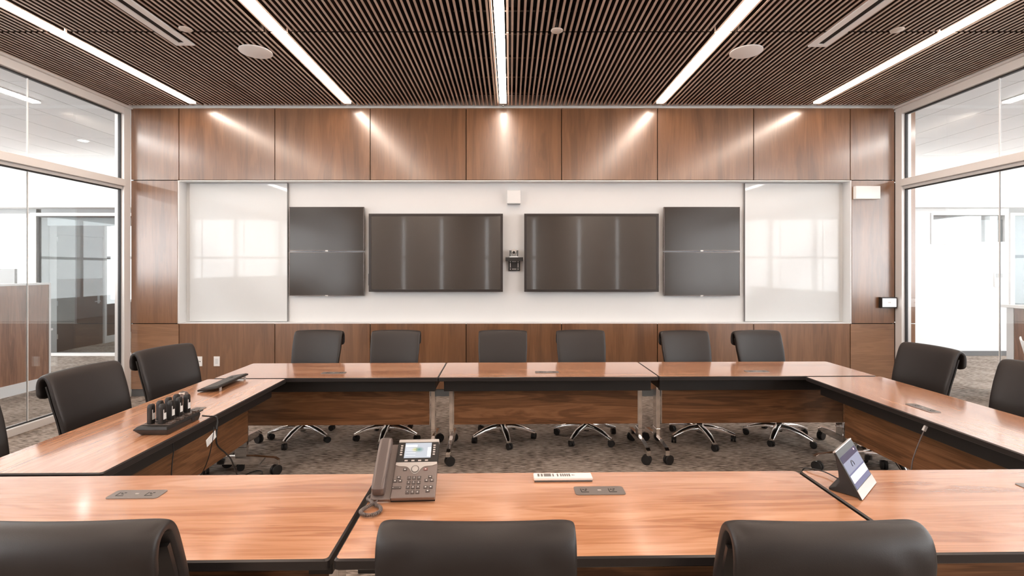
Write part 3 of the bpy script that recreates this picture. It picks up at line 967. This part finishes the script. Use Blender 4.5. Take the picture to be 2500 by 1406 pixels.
    for k in range(5):
        a = 2 * pi * k / 5
        M = Matrix.Rotation(a, 4, 'Z')
        pts = [(0.035, 0.146, 0.100, 0.030), (0.12, 0.142, 0.106, 0.029), (0.20, 0.124, 0.093, 0.026), (0.27, 0.098, 0.072, 0.022), (0.315, 0.078, 0.060, 0.019)]
        rings = []
        for r_, zt, zb, hw in pts:
            rings.append([(r_, -hw, zb), (r_, hw, zb), (r_, hw, zt - 0.008), (r_, hw * 0.7, zt), (r_, -hw * 0.7, zt), (r_, -hw, zt - 0.008)])
        vs = [p for g_ in rings for p in g_]; fs = []
        for i in range(len(rings) - 1):
            for j in range(6):
                j2 = (j + 1) % 6
                fs.append((i * 6 + j, i * 6 + j2, (i + 1) * 6 + j2, (i + 1) * 6 + j))
        fs.append(tuple(range(6))); fs.append(tuple(24 + i for i in range(6)))
        m.add(vs, fs, M)
    bs = m.build('star_base', ALU, t, smooth=True)
    for k in range(5):
        a = 2 * pi * k / 5
        M = Matrix.Rotation(a, 4, 'Z') @ Matrix.Translation((0.300, 0, 0)) @ Matrix.Rotation(0.9 * k + 0.4, 4, 'Z')
        c = MB()
        for d in (-1, 1):
            c.cyl((0.012, d * 0.004, 0.028), (0.012, d * 0.021, 0.028), 0.028, n=18, M=M)
        c.cyl((0, 0, 0.035), (0, 0, 0.07), 0.008, n=10, M=M)
        c.box(-0.018, 0.012, -0.012, 0.012, 0.036, 0.056, M=M)
        c.build('caster', RUBBER, bs, smooth=True)
    return t


def place(o, X, Y, rz, spin, label=None):
    """X, Y = middle of the back's top edge; the base stands ahead of it"""
    fx, fy = sin(rz), -cos(rz)
    loc = (X + fx * 0.36, Y + fy * 0.36, 0)
    if label is None:
        o.location = loc; o.rotation_euler = (0, 0, rz); c = o
    else:
        c = dup(o, loc, rz, label, 'black leather conference chairs')
    for ch in c.children:
        if ch.name.startswith('star_base'): ch.rotation_euler = (0, 0, spin)
    return c


ch0 = make_chair('black leather chair behind the far row, first from the left')
place(ch0, -1.985, 5.06, R(-2), R(-96))
place(ch0, -1.185, 5.06, R(1), R(-90), 'black leather chair behind the far row, second from the left')
place(ch0, -0.078, 5.06, R(0), R(-78), 'black leather chair behind the far row, third, below the camera shelf')
place(ch0, 0.728, 5.07, R(1), R(-54), 'black leather chair behind the far row, fourth, below the right big screen')
place(ch0, 1.792, 5.03, R(3), R(-90), 'black leather chair behind the far row, second from the right')
place(ch0, 2.550, 5.05, R(6), R(-64), 'black leather chair behind the far row, first from the right')
place(ch0, -2.84, 4.01, R(76), R(-73), 'black leather chair at the left table, beside the keyboard')
place(ch0, -2.80, 3.20, R(85), R(40), 'black leather chair at the left table, behind the microphone charger')
place(ch0, -2.86, 2.42, R(86), R(-176), 'black leather chair cut off by the left frame edge, nearest at left table')
place(ch0, 3.50, 4.07, R(-84), R(261), 'black leather chair at the right table, nearest the wood wall')
place(ch0, 3.56, 3.26, R(-86), R(30), 'black leather chair at the right table, cut off by the right frame edge')
place(ch0, -1.135, 1.26, R(180 + 1.5), R(0), 'black leather chair in front with its back to us, leftmost')
place(ch0, -0.085, 1.26, R(180), R(30), 'black leather chair in front with its back to us, middle, before the phone')
place(ch0, 0.805, 1.26, R(180 + 0.5), R(12), 'black leather chair in front with its back to us, rightmost')

# pale shell chair in the corridor, just inside the frame
t = thing('shell_chair', 'pale grey shell chair in the corridor beyond right glass', 'chair', (6.14, 5.45, 0), R(60))
vs, fs = [], []
for i in range(9):
    for k in range(11):
        a = -1 + 2 * k / 10; s_ = i / 8
        if s_ < 0.5:
            y, z = -0.22 + 0.44 * s_ * 2, 0.44 - 0.02 * sin(s_ * 2 * pi)
        else:
            y, z = 0.22 + 0.08 * (s_ - 0.5) * 2, 0.44 + 0.36 * (s_ - 0.5) * 2
        vs.append((0.24 * a, y - 0.05 * a * a * (s_ > 0.4), z + 0.07 * a * a * (1 - s_ * 0.6)))
for i in range(8):
    for k in range(10):
        a = i * 11 + k
        fs.append((a, a + 1, a + 12, a + 11))
o = MB().add(vs, fs).build('seat_shell', WPLASTIC, t, smooth=True)
sd = o.modifiers.new('thick', 'SOLIDIFY'); sd.thickness = 0.012
for sx in (-1, 1):
    for sy in (-1, 1):
        MB().cyl((sx * 0.13, sy * 0.13, 0.43), (sx * 0.22, sy * 0.22, 0.0), 0.011, n=10).build('leg', CHROME, t, smooth=True)

# ================================================================== DESK PHONE
t = thing('desk_phone', 'taupe desk phone with lit screen and corded handset on near table', 'phone', (-0.412, 1.868, ZT + 0.001), R(3))
AL = R(37)
F = Matrix.Rotation(AL, 4, 'X') @ Matrix.Translation((0, 0.0, 0.0225))    # face: x right, y up the slope, z outwards
PL = 0.252
m = MB()
m.box(-0.0455, 0.1225, 0.0, 0.147, -0.018, 0.004, F)
m.build('body', TAUPE, t, 0.003)
MB().box(-0.0455, 0.1225, -0.001, 0.25, -0.0215, -0.0185, F).build('underside', BLACK, t)
MB().box(-0.1225, -0.046, 0.0, 0.235, -0.0215, -0.004, F).build('cradle', TAUPE, t, 0.003)
m = MB(); c_, s_ = cos(AL), sin(AL)
m.prism([(0.08, 0.0), (0.20, 0.0), (0.20 * 1.0, 0.115), (0.16, 0.105)], 0, -0.08, 0.08)
m.build('foot_stand', BLACK, t, 0.002)
m = MB(); m.box(-0.0445, 0.1215, 0.1475, 0.2365, -0.018, 0.006, F); m.build('display_bezel', BLACK, t, 0.002)
MB().box(-0.0445, 0.1215, 0.2368, 0.2515, -0.018, 0.007, F).build('top_cap', SILVER, t, 0.003)
m = MB()
for k, hgt in enumerate((2, 4, 6, 4, 2, 4, 6, 4, 2)):
    m.box(0.030 + k * 0.0016, 0.0308 + k * 0.0016, 0.243, 0.243 + hgt * 0.0007, 0.0068, 0.0075, F)
m.build('logo', plain('logo_grey', (0.5, 0.46, 0.43), 0.4), t)

# screen picture: pale desktop with a yellow and teal blur
ms, nt, p, o_ = nmat('phone_screen')
N, L = nt.nodes, nt.links
tc = N.new('ShaderNodeTexCoord'); sx_ = N.new('ShaderNodeSeparateXYZ'); L.new(tc.outputs['Generated'], sx_.inputs[0])


def blob(cx, cy, r):
    c = N.new('ShaderNodeCombineXYZ'); L.new(sx_.outputs['X'], c.inputs[0]); L.new(sx_.outputs['Y'], c.inputs[1])
    d = N.new('ShaderNodeVectorMath'); d.operation = 'DISTANCE'; d.inputs[1].default_value = (cx, cy, 0); L.new(c.outputs[0], d.inputs[0])
    mr = N.new('ShaderNodeMapRange'); mr.inputs['From Min'].default_value = r; mr.inputs['From Max'].default_value = 0.02
    L.new(d.outputs['Value'], mr.inputs[0])
    return mr.outputs[0]


def mixc(fac, a, b):
    mx = N.new('ShaderNodeMix'); mx.data_type = 'RGBA'
    L.new(fac, mx.inputs[0])
    if isinstance(a, tuple): mx.inputs[6].default_value = a
    else: L.new(a, mx.inputs[6])
    mx.inputs[7].default_value = b
    return mx.outputs[2]


c1 = mixc(blob(0.40, 0.55, 0.17), (0.80, 0.84, 0.92, 1), (0.80, 0.72, 0.10, 1))
c2 = mixc(blob(0.54, 0.55, 0.2), c1, (0.16, 0.42, 0.38, 1))
L.new(c2, p.inputs['Emission Color']); p.inputs['Emission Strength'].default_value = 0.72
p.inputs['Base Color'].default_value = (0.05, 0.05, 0.05, 1); p.inputs['Roughness'].default_value = 0.2
sc = MB().box(-0.0155, 0.0925, 0.1655, 0.2335, 0.0061, 0.0068, F).build('screen', ms, t)
MB().box(-0.0135, 0.034, 0.215, 0.2245, 0.0068, 0.0071, F).build('highlight_bar', emit('lilac_bar', (0.56, 0.56, 0.85), 0.8), sc)
m = MB()
for yy in (0.206, 0.199, 0.188, 0.176): m.box(-0.010, 0.03, yy, yy + 0.001, 0.0068, 0.007, F)
m.build('menu_line', emit('menu_line', (0.62, 0.68, 0.76), 0.8), sc)
MB().box(0.078, 0.092, 0.171, 0.212, 0.0068, 0.007, F).build('side_tab', emit('side_tab', (0.72, 0.73, 0.93), 0.85), sc)
m = MB()
for yy in (0.2208, 0.2108, 0.2009, 0.1906, 0.1801):
    m.box(-0.0335, -0.0243, yy - 0.003, yy + 0.003, 0.006, 0.008, F); m.box(0.1000, 0.1092, yy - 0.003, yy + 0.003, 0.006, 0.008, F)
for xx in (-0.0043, 0.0229, 0.0499, 0.0772): m.box(xx - 0.0063, xx + 0.0063, 0.1505, 0.1565, 0.006, 0.008, F)
m.build('line_key', KEYL, t, 0.0008)
# silver sweep round the navigation ring
pts = []
for k in range(25):
    x_ = -0.0435 + 0.164 * k / 24
    d_ = abs(x_ - 0.0359)
    y_ = 0.131 - 0.031 * math.exp(-(d_ / 0.022) ** 2.4) - 0.004 * (1 - min(1, d_ / 0.08)) + 0.006 * max(0, (d_ - 0.065) / 0.02)
    pts.append((x_, y_))
poly = pts + [(0.1205, 0.147), (-0.0435, 0.147)]
MB().prism(poly, 2, 0.004, 0.0062, F).build('silver_sweep', SILVER, t)
MB().lathe([(0.0, 0.0062), (0.0155, 0.0062), (0.0155, 0.0085), (0.0, 0.0085)], 28, F @ Matrix.Translation((0.0359, 0.116, 0))).build('navigation_ring', plain('ring_grey', (0.2, 0.19, 0.18), 0.3, 0.5), t, smooth=True)
MB().lathe([(0.0, 0.0085), (0.0125, 0.0085), (0.012, 0.0102), (0.0, 0.0105)], 28, F @ Matrix.Translation((0.0359, 0.116, 0))).build('select_button', SILVER, t, smooth=True)


def key(x_, y_, w_, h_, mat, nm, glyph=None):
    k = MB().box(x_ - w_ / 2, x_ + w_ / 2, y_ - h_ / 2, y_ + h_ / 2, 0.0035, 0.0068, F).build(nm, mat, t, 0.0012)
    if glyph:
        text_mesh(glyph, 0.0095, GLYPH, k, F @ Matrix.Translation((x_, y_, 0.0072)), 'digit')
    else:
        MB().box(x_ - w_ * 0.18, x_ + w_ * 0.18, y_ - h_ * 0.16, y_ + h_ * 0.16, 0.0068, 0.0073, F).build('symbol', GLYPH, k)


for r_, row in enumerate(('123', '456', '789', '*0#')):
    for c, ch in enumerate(row):
        key(0.0167 + c * 0.0193, 0.0804 - r_ * 0.0194, 0.0148, 0.0142, KEYC, 'keypad_key', ch)
for x_, y_ in ((-0.0242, 0.083), (-0.0367, 0.0685), (-0.0166, 0.0685), (0.0984, 0.083), (0.0852, 0.0685), (0.106, 0.0685), (0.0843, 0.041), (0.104, 0.041), (0.0937, 0.026)):
    key(x_, y_, 0.0158, 0.011, KEYC, 'function_key')
key(-0.004, 0.116, 0.0158, 0.011, KEYC, 'function_key')
key(0.0775, 0.116, 0.0158, 0.011, KEYR, 'function_key')
k = MB().box(-0.0455 + 0.001, -0.0095, 0.0355, 0.0465, 0.0035, 0.0068, F).build('volume_bar', KEYC, t, 0.0015)
m = MB(); m.box(-0.042, -0.039, 0.0402, 0.0418, 0.0068, 0.0072, F); m.box(-0.0155, -0.0125, 0.0402, 0.0418, 0.0068, 0.0072, F); m.box(-0.0147, -0.0133, 0.0395, 0.0425, 0.0068, 0.0072, F); m.build('symbol', GLYPH, k)
# handset
hp = [(0.012, 0.010), (0.02, 0.034), (0.05, 0.042), (0.12, 0.046), (0.20, 0.046), (0.235, 0.042), (0.248, 0.026), (0.244, 0.004), (0.20, 0.002), (0.18, 0.016), (0.07, 0.014), (0.05, -0.003), (0.015, -0.003)]
m = MB()
secs = []
n = len(hp)
cy_ = sum(a for a, b in hp) / n; cz_ = sum(b for a, b in hp) / n
for w_, k_ in ((-0.024, 0.93), (-0.021, 0.985), (-0.012, 1), (0.012, 1), (0.021, 0.985), (0.024, 0.93)):
    secs.append([(-0.093 + w_, cy_ + (a - cy_) * k_, cz_ + (b - cz_) * k_) for a, b in hp])
vs = [p_ for s2 in secs for p_ in s2]; fs = []
for a in range(len(secs) - 1):
    for i in range(n):
        j = (i + 1) % n
        fs.append((a * n + i, a * n + j, (a + 1) * n + j, (a + 1) * n + i))
fs.append(tuple(range(n))); fs.append(tuple((len(secs) - 1) * n + i for i in range(n)))
m.add(vs, fs, F).build('handset', TAUPED, t, 0.002, smooth=True)
# coiled cord lying on the table in a loop
cp = smooth_path([(-0.094, 0.010, 0.022), (-0.095, -0.014, 0.012), (-0.100, -0.030, 0.008), (-0.075, -0.055, 0.008), (-0.068, -0.085, 0.008), (-0.088, -0.110, 0.008), (-0.120, -0.108, 0.008), (-0.138, -0.085, 0.008), (-0.128, -0.058, 0.008), (-0.108, -0.038, 0.012), (-0.118, -0.012, 0.012), (-0.135, 0.012, 0.008), (-0.128, 0.040, 0.008), (-0.100, 0.06, 0.008)], 48)
co = []
for i, p_ in enumerate(cp):
    d = (cp[min(i + 1, len(cp) - 1)] - cp[max(i - 1, 0)]).normalized()
    a = Vector((0, 0, 1)); b = d.cross(a).normalized()
    rr_ = 0.0052 * min(1, max(0.05, (i - 40) / 50))
    an = i * 0.78
    co.append(p_ + (a * cos(an) + b * sin(an)) * rr_)
MB().tube(co, 0.0022, 6).build('handset_cord', TAUPED, t, smooth=True)

# ================================================================== REMOTE
t = thing('remote_control', 'slim white remote control on the near table beside the power plate', 'remote control', (0.222, 2.068, ZT + 0.001), R(1))
MB().box(-0.124, 0.124, -0.026, 0.026, 0.004, 0.017).build('body', WPLASTIC, t, 0.004)
MB().box(-0.121, 0.121, -0.0265, 0.024, 0, 0.004).build('base', GREYB, t)
bt = MB()
for c in (-0.103, -0.089):
    for r_ in (-0.010, -0.001, 0.008): bt.box(c - 0.004, c + 0.004, r_ - 0.002, r_ + 0.003, 0.017, 0.0185)
bt.box(-0.080, -0.050, -0.012, 0.013, 0.017, 0.0185)
for c in (-0.041, -0.022, -0.008, 0.001, 0.010, 0.019, 0.028):
    for r_ in (-0.010, -0.001, 0.008): bt.box(c - 0.003, c + 0.003, r_ - 0.002, r_ + 0.003, 0.017, 0.0185)
bt.prism([(0.038, -0.004), (0.052, 0.0), (0.038, 0.004)], 2, 0.017, 0.0178)
bt.build('button', plain('remote_button', (0.22, 0.2, 0.19), 0.5), t)

# ================================================================== TOUCH TABLET
t = thing('touch_tablet', 'tilted touch tablet on black wedge stand, at right of near tables', 'touch panel', (1.440, 1.951, ZT + 0.001), math.atan2(0.157, 0.172))
# local x along the bottom edge, +y backwards
AT = R(61)
P_ = Matrix.Rotation(AT, 4, 'X')
hw = 0.1165
MB().box(-hw, hw, 0.004, 0.184, -0.010, -0.0006, P_).build('tablet_body', BLACK, t, 0.002)
MB().box(-hw + 0.001, hw - 0.001, 0.003, 0.038, -0.0006, 0.0008, P_).build('silver_chin', SILVER, t)
MB().box(-hw + 0.001, hw - 0.001, 0.1845, 0.1885, -0.010, 0.0, P_).build('silver_rim', SILVER, t)
prof = [(0.008, 0.0), (0.118, 0.0), (0.118, 0.010), (0.095, 0.022), (0.082, 0.045), (0.086, 0.085), (0.098, 0.150), (0.0905, 0.158)]
m = MB().prism([(y, z) for y, z in prof], 0, -0.10, 0.10); m.build('stand', BLACK, t, 0.003, smooth=True)
ms2, nt, p, o_ = nmat('tablet_screen')
N, L = nt.nodes, nt.links
tc = N.new('ShaderNodeTexCoord'); sx_ = N.new('ShaderNodeSeparateXYZ'); L.new(tc.outputs['Generated'], sx_.inputs[0])
cr = N.new('ShaderNodeValToRGB'); cr.color_ramp.interpolation = 'CONSTANT'
e = cr.color_ramp.elements
e[0].position = 0; e[0].color = (0.30, 0.31, 0.50, 1)
e[1].position = 0.45; e[1].color = (0.50, 0.52, 0.68, 1)
q_ = e.new(0.80); q_.color = (0.10, 0.09, 0.17, 1)
L.new(sx_.outputs['Z'], cr.inputs[0]); L.new(cr.outputs[0], p.inputs['Emission Color']); p.inputs['Emission Strength'].default_value = 0.75
p.inputs['Base Color'].default_value = (0.03, 0.03, 0.03, 1); p.inputs['Roughness'].default_value = 0.08
sc = MB().box(-hw + 0.010, hw - 0.010, 0.040, 0.160, -0.0006, 0.0004, P_).build('screen', ms2, t)
arcp = [(-0.015 + 0.014 * cos(R(a)), 0.112 + 0.014 * sin(R(a)), 0.0008) for a in range(-20, 200, 12)]
MB().tube(arcp, 0.0022, 6, P_).build('icon', plain('tablet_icon', (0.03, 0.035, 0.06), 0.4), sc)
MB().box(-hw + 0.012, hw - 0.012, 0.060, 0.088, 0.0004, 0.0008, P_).build('glare_band', emit('tablet_glare', (0.70, 0.71, 0.76), 0.5), sc)  # pale glare on the screen, put in as a glowing band
MB().lathe([(0, 0), (0.004, 0), (0.004, 0.001), (0, 0.001)], 14, P_ @ Matrix.Translation((0.075, 0.152, 0.0004))).build('status_dot', emit('pink_dot', (0.85, 0.35, 0.5), 0.8), sc)
pts = smooth_path([(0.02, 0.116, 0.010), (0.04, 0.15, 0.012), (0.054, 0.185, 0.012), (0.052, 0.222, 0.010), (0.055, 0.252, 0.002), (0.06, 0.262, -0.03), (0.06, 0.264, -0.12), (0.05, 0.262, -0.30)], 6)
MB().tube(pts, 0.0028, 8).build('power_cord', BLACK, t, smooth=True)

# ================================================================== MICROPHONE CHARGER
t = thing('microphone_charger', 'black charging tray holding wireless microphones on left side table', 'charger', (-1.915, 2.752, ZT + 0.001), TH)
m = MB()
m.hull([(-0.072, -0.135, 0), (0.072, -0.135, 0), (0.072, 0.135, 0), (-0.072, 0.135, 0)], [(-0.105, -0.150, 0.030), (0.078, -0.150, 0.030), (0.078, 0.142, 0.030), (-0.105, 0.142, 0.030)])
m.hull([(-0.105, -0.150, 0.030), (0.078, -0.150, 0.030), (0.078, 0.142, 0.030), (-0.105, 0.142, 0.030)], [(-0.085, -0.145, 0.046), (0.074, -0.145, 0.046), (0.074, 0.138, 0.046), (-0.085, 0.138, 0.046)])
m.build('tray', BLACK, t, 0.002)
m = MB()
for r_ in range(4):
    y_ = -0.098 + 0.069 * r_
    m.box(-0.075, 0.072, y_ - 0.022, y_ + 0.020, 0.0462, 0.050)
    m.box(0.048, 0.076, y_ - 0.004, y_ + 0.024, 0.0462, 0.058)
m.build('charging_slot', plain('slot_brown', (0.10, 0.075, 0.065), 0.25), t, 0.002)
MB().box(0.0775, 0.0795, 0.06, 0.085, 0.012, 0.030).build('switch', GASKET, t)
MB().box(-0.085, 0.074, 0.1385, 0.175, 0.040, 0.046).build('rear_flap', BLACK, t, 0.001)


def make_mic(label, loc):
    q = thing('wireless_microphone', label, 'microphone', loc, TH, 'wireless microphones in the charger')
    m = MB()
    rings = []
    for z, hx, hy in ((0, 0.0115, 0.0165), (0.01, 0.0125, 0.0175), (0.085, 0.0125, 0.0175), (0.098, 0.0115, 0.0155), (0.105, 0.0085, 0.010), (0.107, 0.003, 0.003)):
        rings.append([(hx * sgn * c_, hy * s_, z) for sgn, c_, s_ in [(1, cos(a) * (abs(cos(a)) ** -0.72 if abs(cos(a)) > 1e-3 else 1), sin(a) * (abs(sin(a)) ** -0.72 if abs(sin(a)) > 1e-3 else 1)) for a in [2 * pi * k / 20 for k in range(20)]]])
    vs = [p_ for g_ in rings for p_ in g_]; fs = []
    for i in range(len(rings) - 1):
        for k in range(20):
            j = (k + 1) % 20
            fs.append((i * 20 + k, i * 20 + j, (i + 1) * 20 + j, (i + 1) * 20 + k))
    fs.append(tuple(range(20))); fs.append(tuple(100 + k for k in range(20)))
    m.add(vs, fs).build('body', BLACK, q, smooth=True)
    m = MB(); m.box(0.0126, 0.0132, -0.010, 0.012, 0.022, 0.056); m.box(0.0126, 0.0132, -0.010, -0.005, 0.056, 0.076)
    m.build('name_sticker', PAPER, q)
    return q


def mic_at(r_, c):
    lx, ly = (-0.042 if c == 0 else 0.018), -0.098 + 0.069 * r_
    return (-1.915 + lx * cos(TH) - ly * sin(TH), 2.752 + lx * sin(TH) + ly * cos(TH), ZT + 0.0515)


rowt = ['nearest', 'second', 'third', 'farthest']
colt = ['window', 'room']
mic0 = None
for r_ in range(4):
    for c in range(2):
        lab = 'black wireless microphone, %s row of the charger, %s side' % (rowt[r_], colt[c])
        if mic0 is None: mic0 = make_mic(lab, mic_at(r_, c))
        else: dup(mic0, mic_at(r_, c), TH, lab, 'wireless microphones in the charger')

# ================================================================== KEYBOARD AND MOUSE
t = thing('computer_keyboard', 'dark computer keyboard on raised feet on the left side table', 'keyboard', (-2.19, 3.735, ZT + 0.001), R(93))
# local x along the keys, +y to the raised back edge... back faces the room
KT = Matrix.Rotation(R(-0.0), 4, 'Z')
Kt = Matrix.Translation((0, 0, 0.004)) @ Matrix.Translation((0, 0.075, 0)) @ Matrix.Rotation(R(-9), 4, 'X') @ Matrix.Translation((0, -0.075, 0))
m = MB().box(-0.225, 0.225, -0.075, 0.075, 0.0, 0.014, Kt); m.build('case', BLACK, t, 0.004)
m = MB()
for r_ in range(6):
    for c in range(21):
        if c in (15, 16) and r_ in (3,): continue
        x_ = -0.208 + c * 0.0205 + (0.004 if c > 14 else 0)
        y_ = -0.058 + r_ * 0.0205
        m.box(x_ - 0.0085, x_ + 0.0085, y_ - 0.0085, y_ + 0.0085, 0.014, 0.019, Kt)
m.build('keys', plain('key_cap', (0.075, 0.072, 0.07), 0.35), t)
for sx in (-0.18, 0.18):
    MB().box(sx - 0.012, sx + 0.012, -0.068, -0.060, 0.0, 0.030).build('foot', GREYP, t, 0.002)
t = thing('computer_mouse', 'dark and silver computer mouse beside the keyboard', 'mouse', (-2.285, 3.405, ZT + 0.001), R(20))
vs, fs = [], []
for i in range(9):
    v_ = i / 8 * pi / 2
    for k in range(20):
        a = 2 * pi * k / 20
        vs.append((0.032 * cos(a) * cos(v_) ** 0.6, 0.056 * sin(a) * cos(v_) ** 0.6, 0.036 * sin(v_) * (1 - 0.12 * sin(a))))
for i in range(8):
    for k in range(20):
        j = (k + 1) % 20
        fs.append((i * 20 + k, i * 20 + j, (i + 1) * 20 + j, (i + 1) * 20 + k))
fs.append(tuple(range(20)))
MB().add(vs, fs).build('body', plain('mouse_grey', (0.12, 0.1, 0.095), 0.25), t, smooth=True)
MB().box(-0.018, 0.018, -0.045, -0.01, 0.018, 0.0335).build('button', SILVER, t, 0.004)
MB().cyl((-0.003, -0.03, 0.031), (0.003, -0.03, 0.031), 0.007, n=14).build('scroll_wheel', BLACK, t, smooth=True)

# ================================================================== LOOSE CABLES
def cable(pts, r, label, name='power_cable', mat=BLACK, k=8, cat='cable'):
    o = MB().tube(smooth_path(pts, k), r, 8).build(name, mat, None, smooth=True)
    return tag(o, label, cat, 'loose cables')


cable([(-1.832, 2.895, ZT + 0.02), (-1.80, 2.91, ZT + 0.012), (-1.765, 2.915, ZT + 0.008), (-1.745, 2.90, ZT + 0.004), (-1.738, 2.89, 0.70), (-1.735, 2.88, 0.60), (-1.745, 2.99, 0.50), (-1.82, 3.18, 0.385), (-1.97, 3.50, 0.17), (-2.05, 3.70, 0.03), (-2.09, 3.80, 0.008), (-2.07, 3.89, 0.008), (-2.01, 3.92, 0.008), (-1.96, 3.84, 0.008), (-1.92, 3.6, 0.008)], 0.0045, 'thick black charger cable hanging over the left table edge to the floor')
cable([(-1.727, 2.84, 0.71), (-1.722, 2.82, 0.65), (-1.735, 2.81, 0.56), (-1.76, 2.80, 0.48), (-1.80, 2.79, 0.40), (-1.84, 2.76, 0.25), (-1.85, 2.75, 0.01)], 0.0028, 'thin black cable hanging beside the white paper tag')
cable([(-1.80, 2.60, 0.703), (-1.795, 2.598, 0.66), (-1.795, 2.59, 0.62), (-1.79, 2.575, 0.56), (-1.79, 2.57, 0.45), (-1.82, 2.57, 0.2), (-1.84, 2.57, 0.006)], 0.0028, 'thin black cable hanging lone under the microphone charger')
t = thing('cable_coupler', 'grey cable coupler at the left table edge above the paper tag', 'connector', (-1.726, 2.865, 0.715))
MB().cyl((0, 0.008, 0.018), (0, -0.008, -0.022), 0.007, n=14).build('barrel', BLACK, t, smooth=True)
t = thing('paper_tag', 'white printed paper tag hanging from the black cable', 'tag', (-1.722, 2.805, 0.655), R(94))
TG = Matrix.Rotation(R(-14), 4, 'Y')
MB().box(-0.05, 0.05, -0.0008, 0.0008, -0.022, 0.022, TG).build('paper', PAPER, t)
m = MB()
for q in range(4):
    m.box(-0.04, 0.02 + 0.006 * (q % 2), -0.0014, -0.0009, 0.012 - q * 0.009, 0.0135 - q * 0.009, TG)
m.build('printed_line', plain('print_grey', (0.45, 0.45, 0.45), 0.6), t)
t = thing('network_cable', 'grey network cable with clear plug hanging below right table edge', 'cable', (2.47, 2.905, 0.68))
MB().tube(smooth_path([(-0.004, 0.0, -0.012), (-0.02, 0.005, -0.06), (-0.045, 0.012, -0.14), (-0.062, 0.018, -0.22), (-0.066, 0.02, -0.34), (-0.05, 0.03, -0.52), (-0.02, 0.05, -0.66), (0.03, 0.10, -0.675), (0.12, 0.12, -0.675)], 8), 0.0035, 8).build('cable', plain('cable_grey', (0.16, 0.13, 0.12), 0.4), t, smooth=True)
m = MB(); m.box(-0.009, 0.009, -0.007, 0.007, -0.016, 0.018, Matrix.Rotation(R(28), 4, 'Y')); m.build('plug', plain('clear_plug', (0.75, 0.72, 0.70), 0.2), t, 0.002)
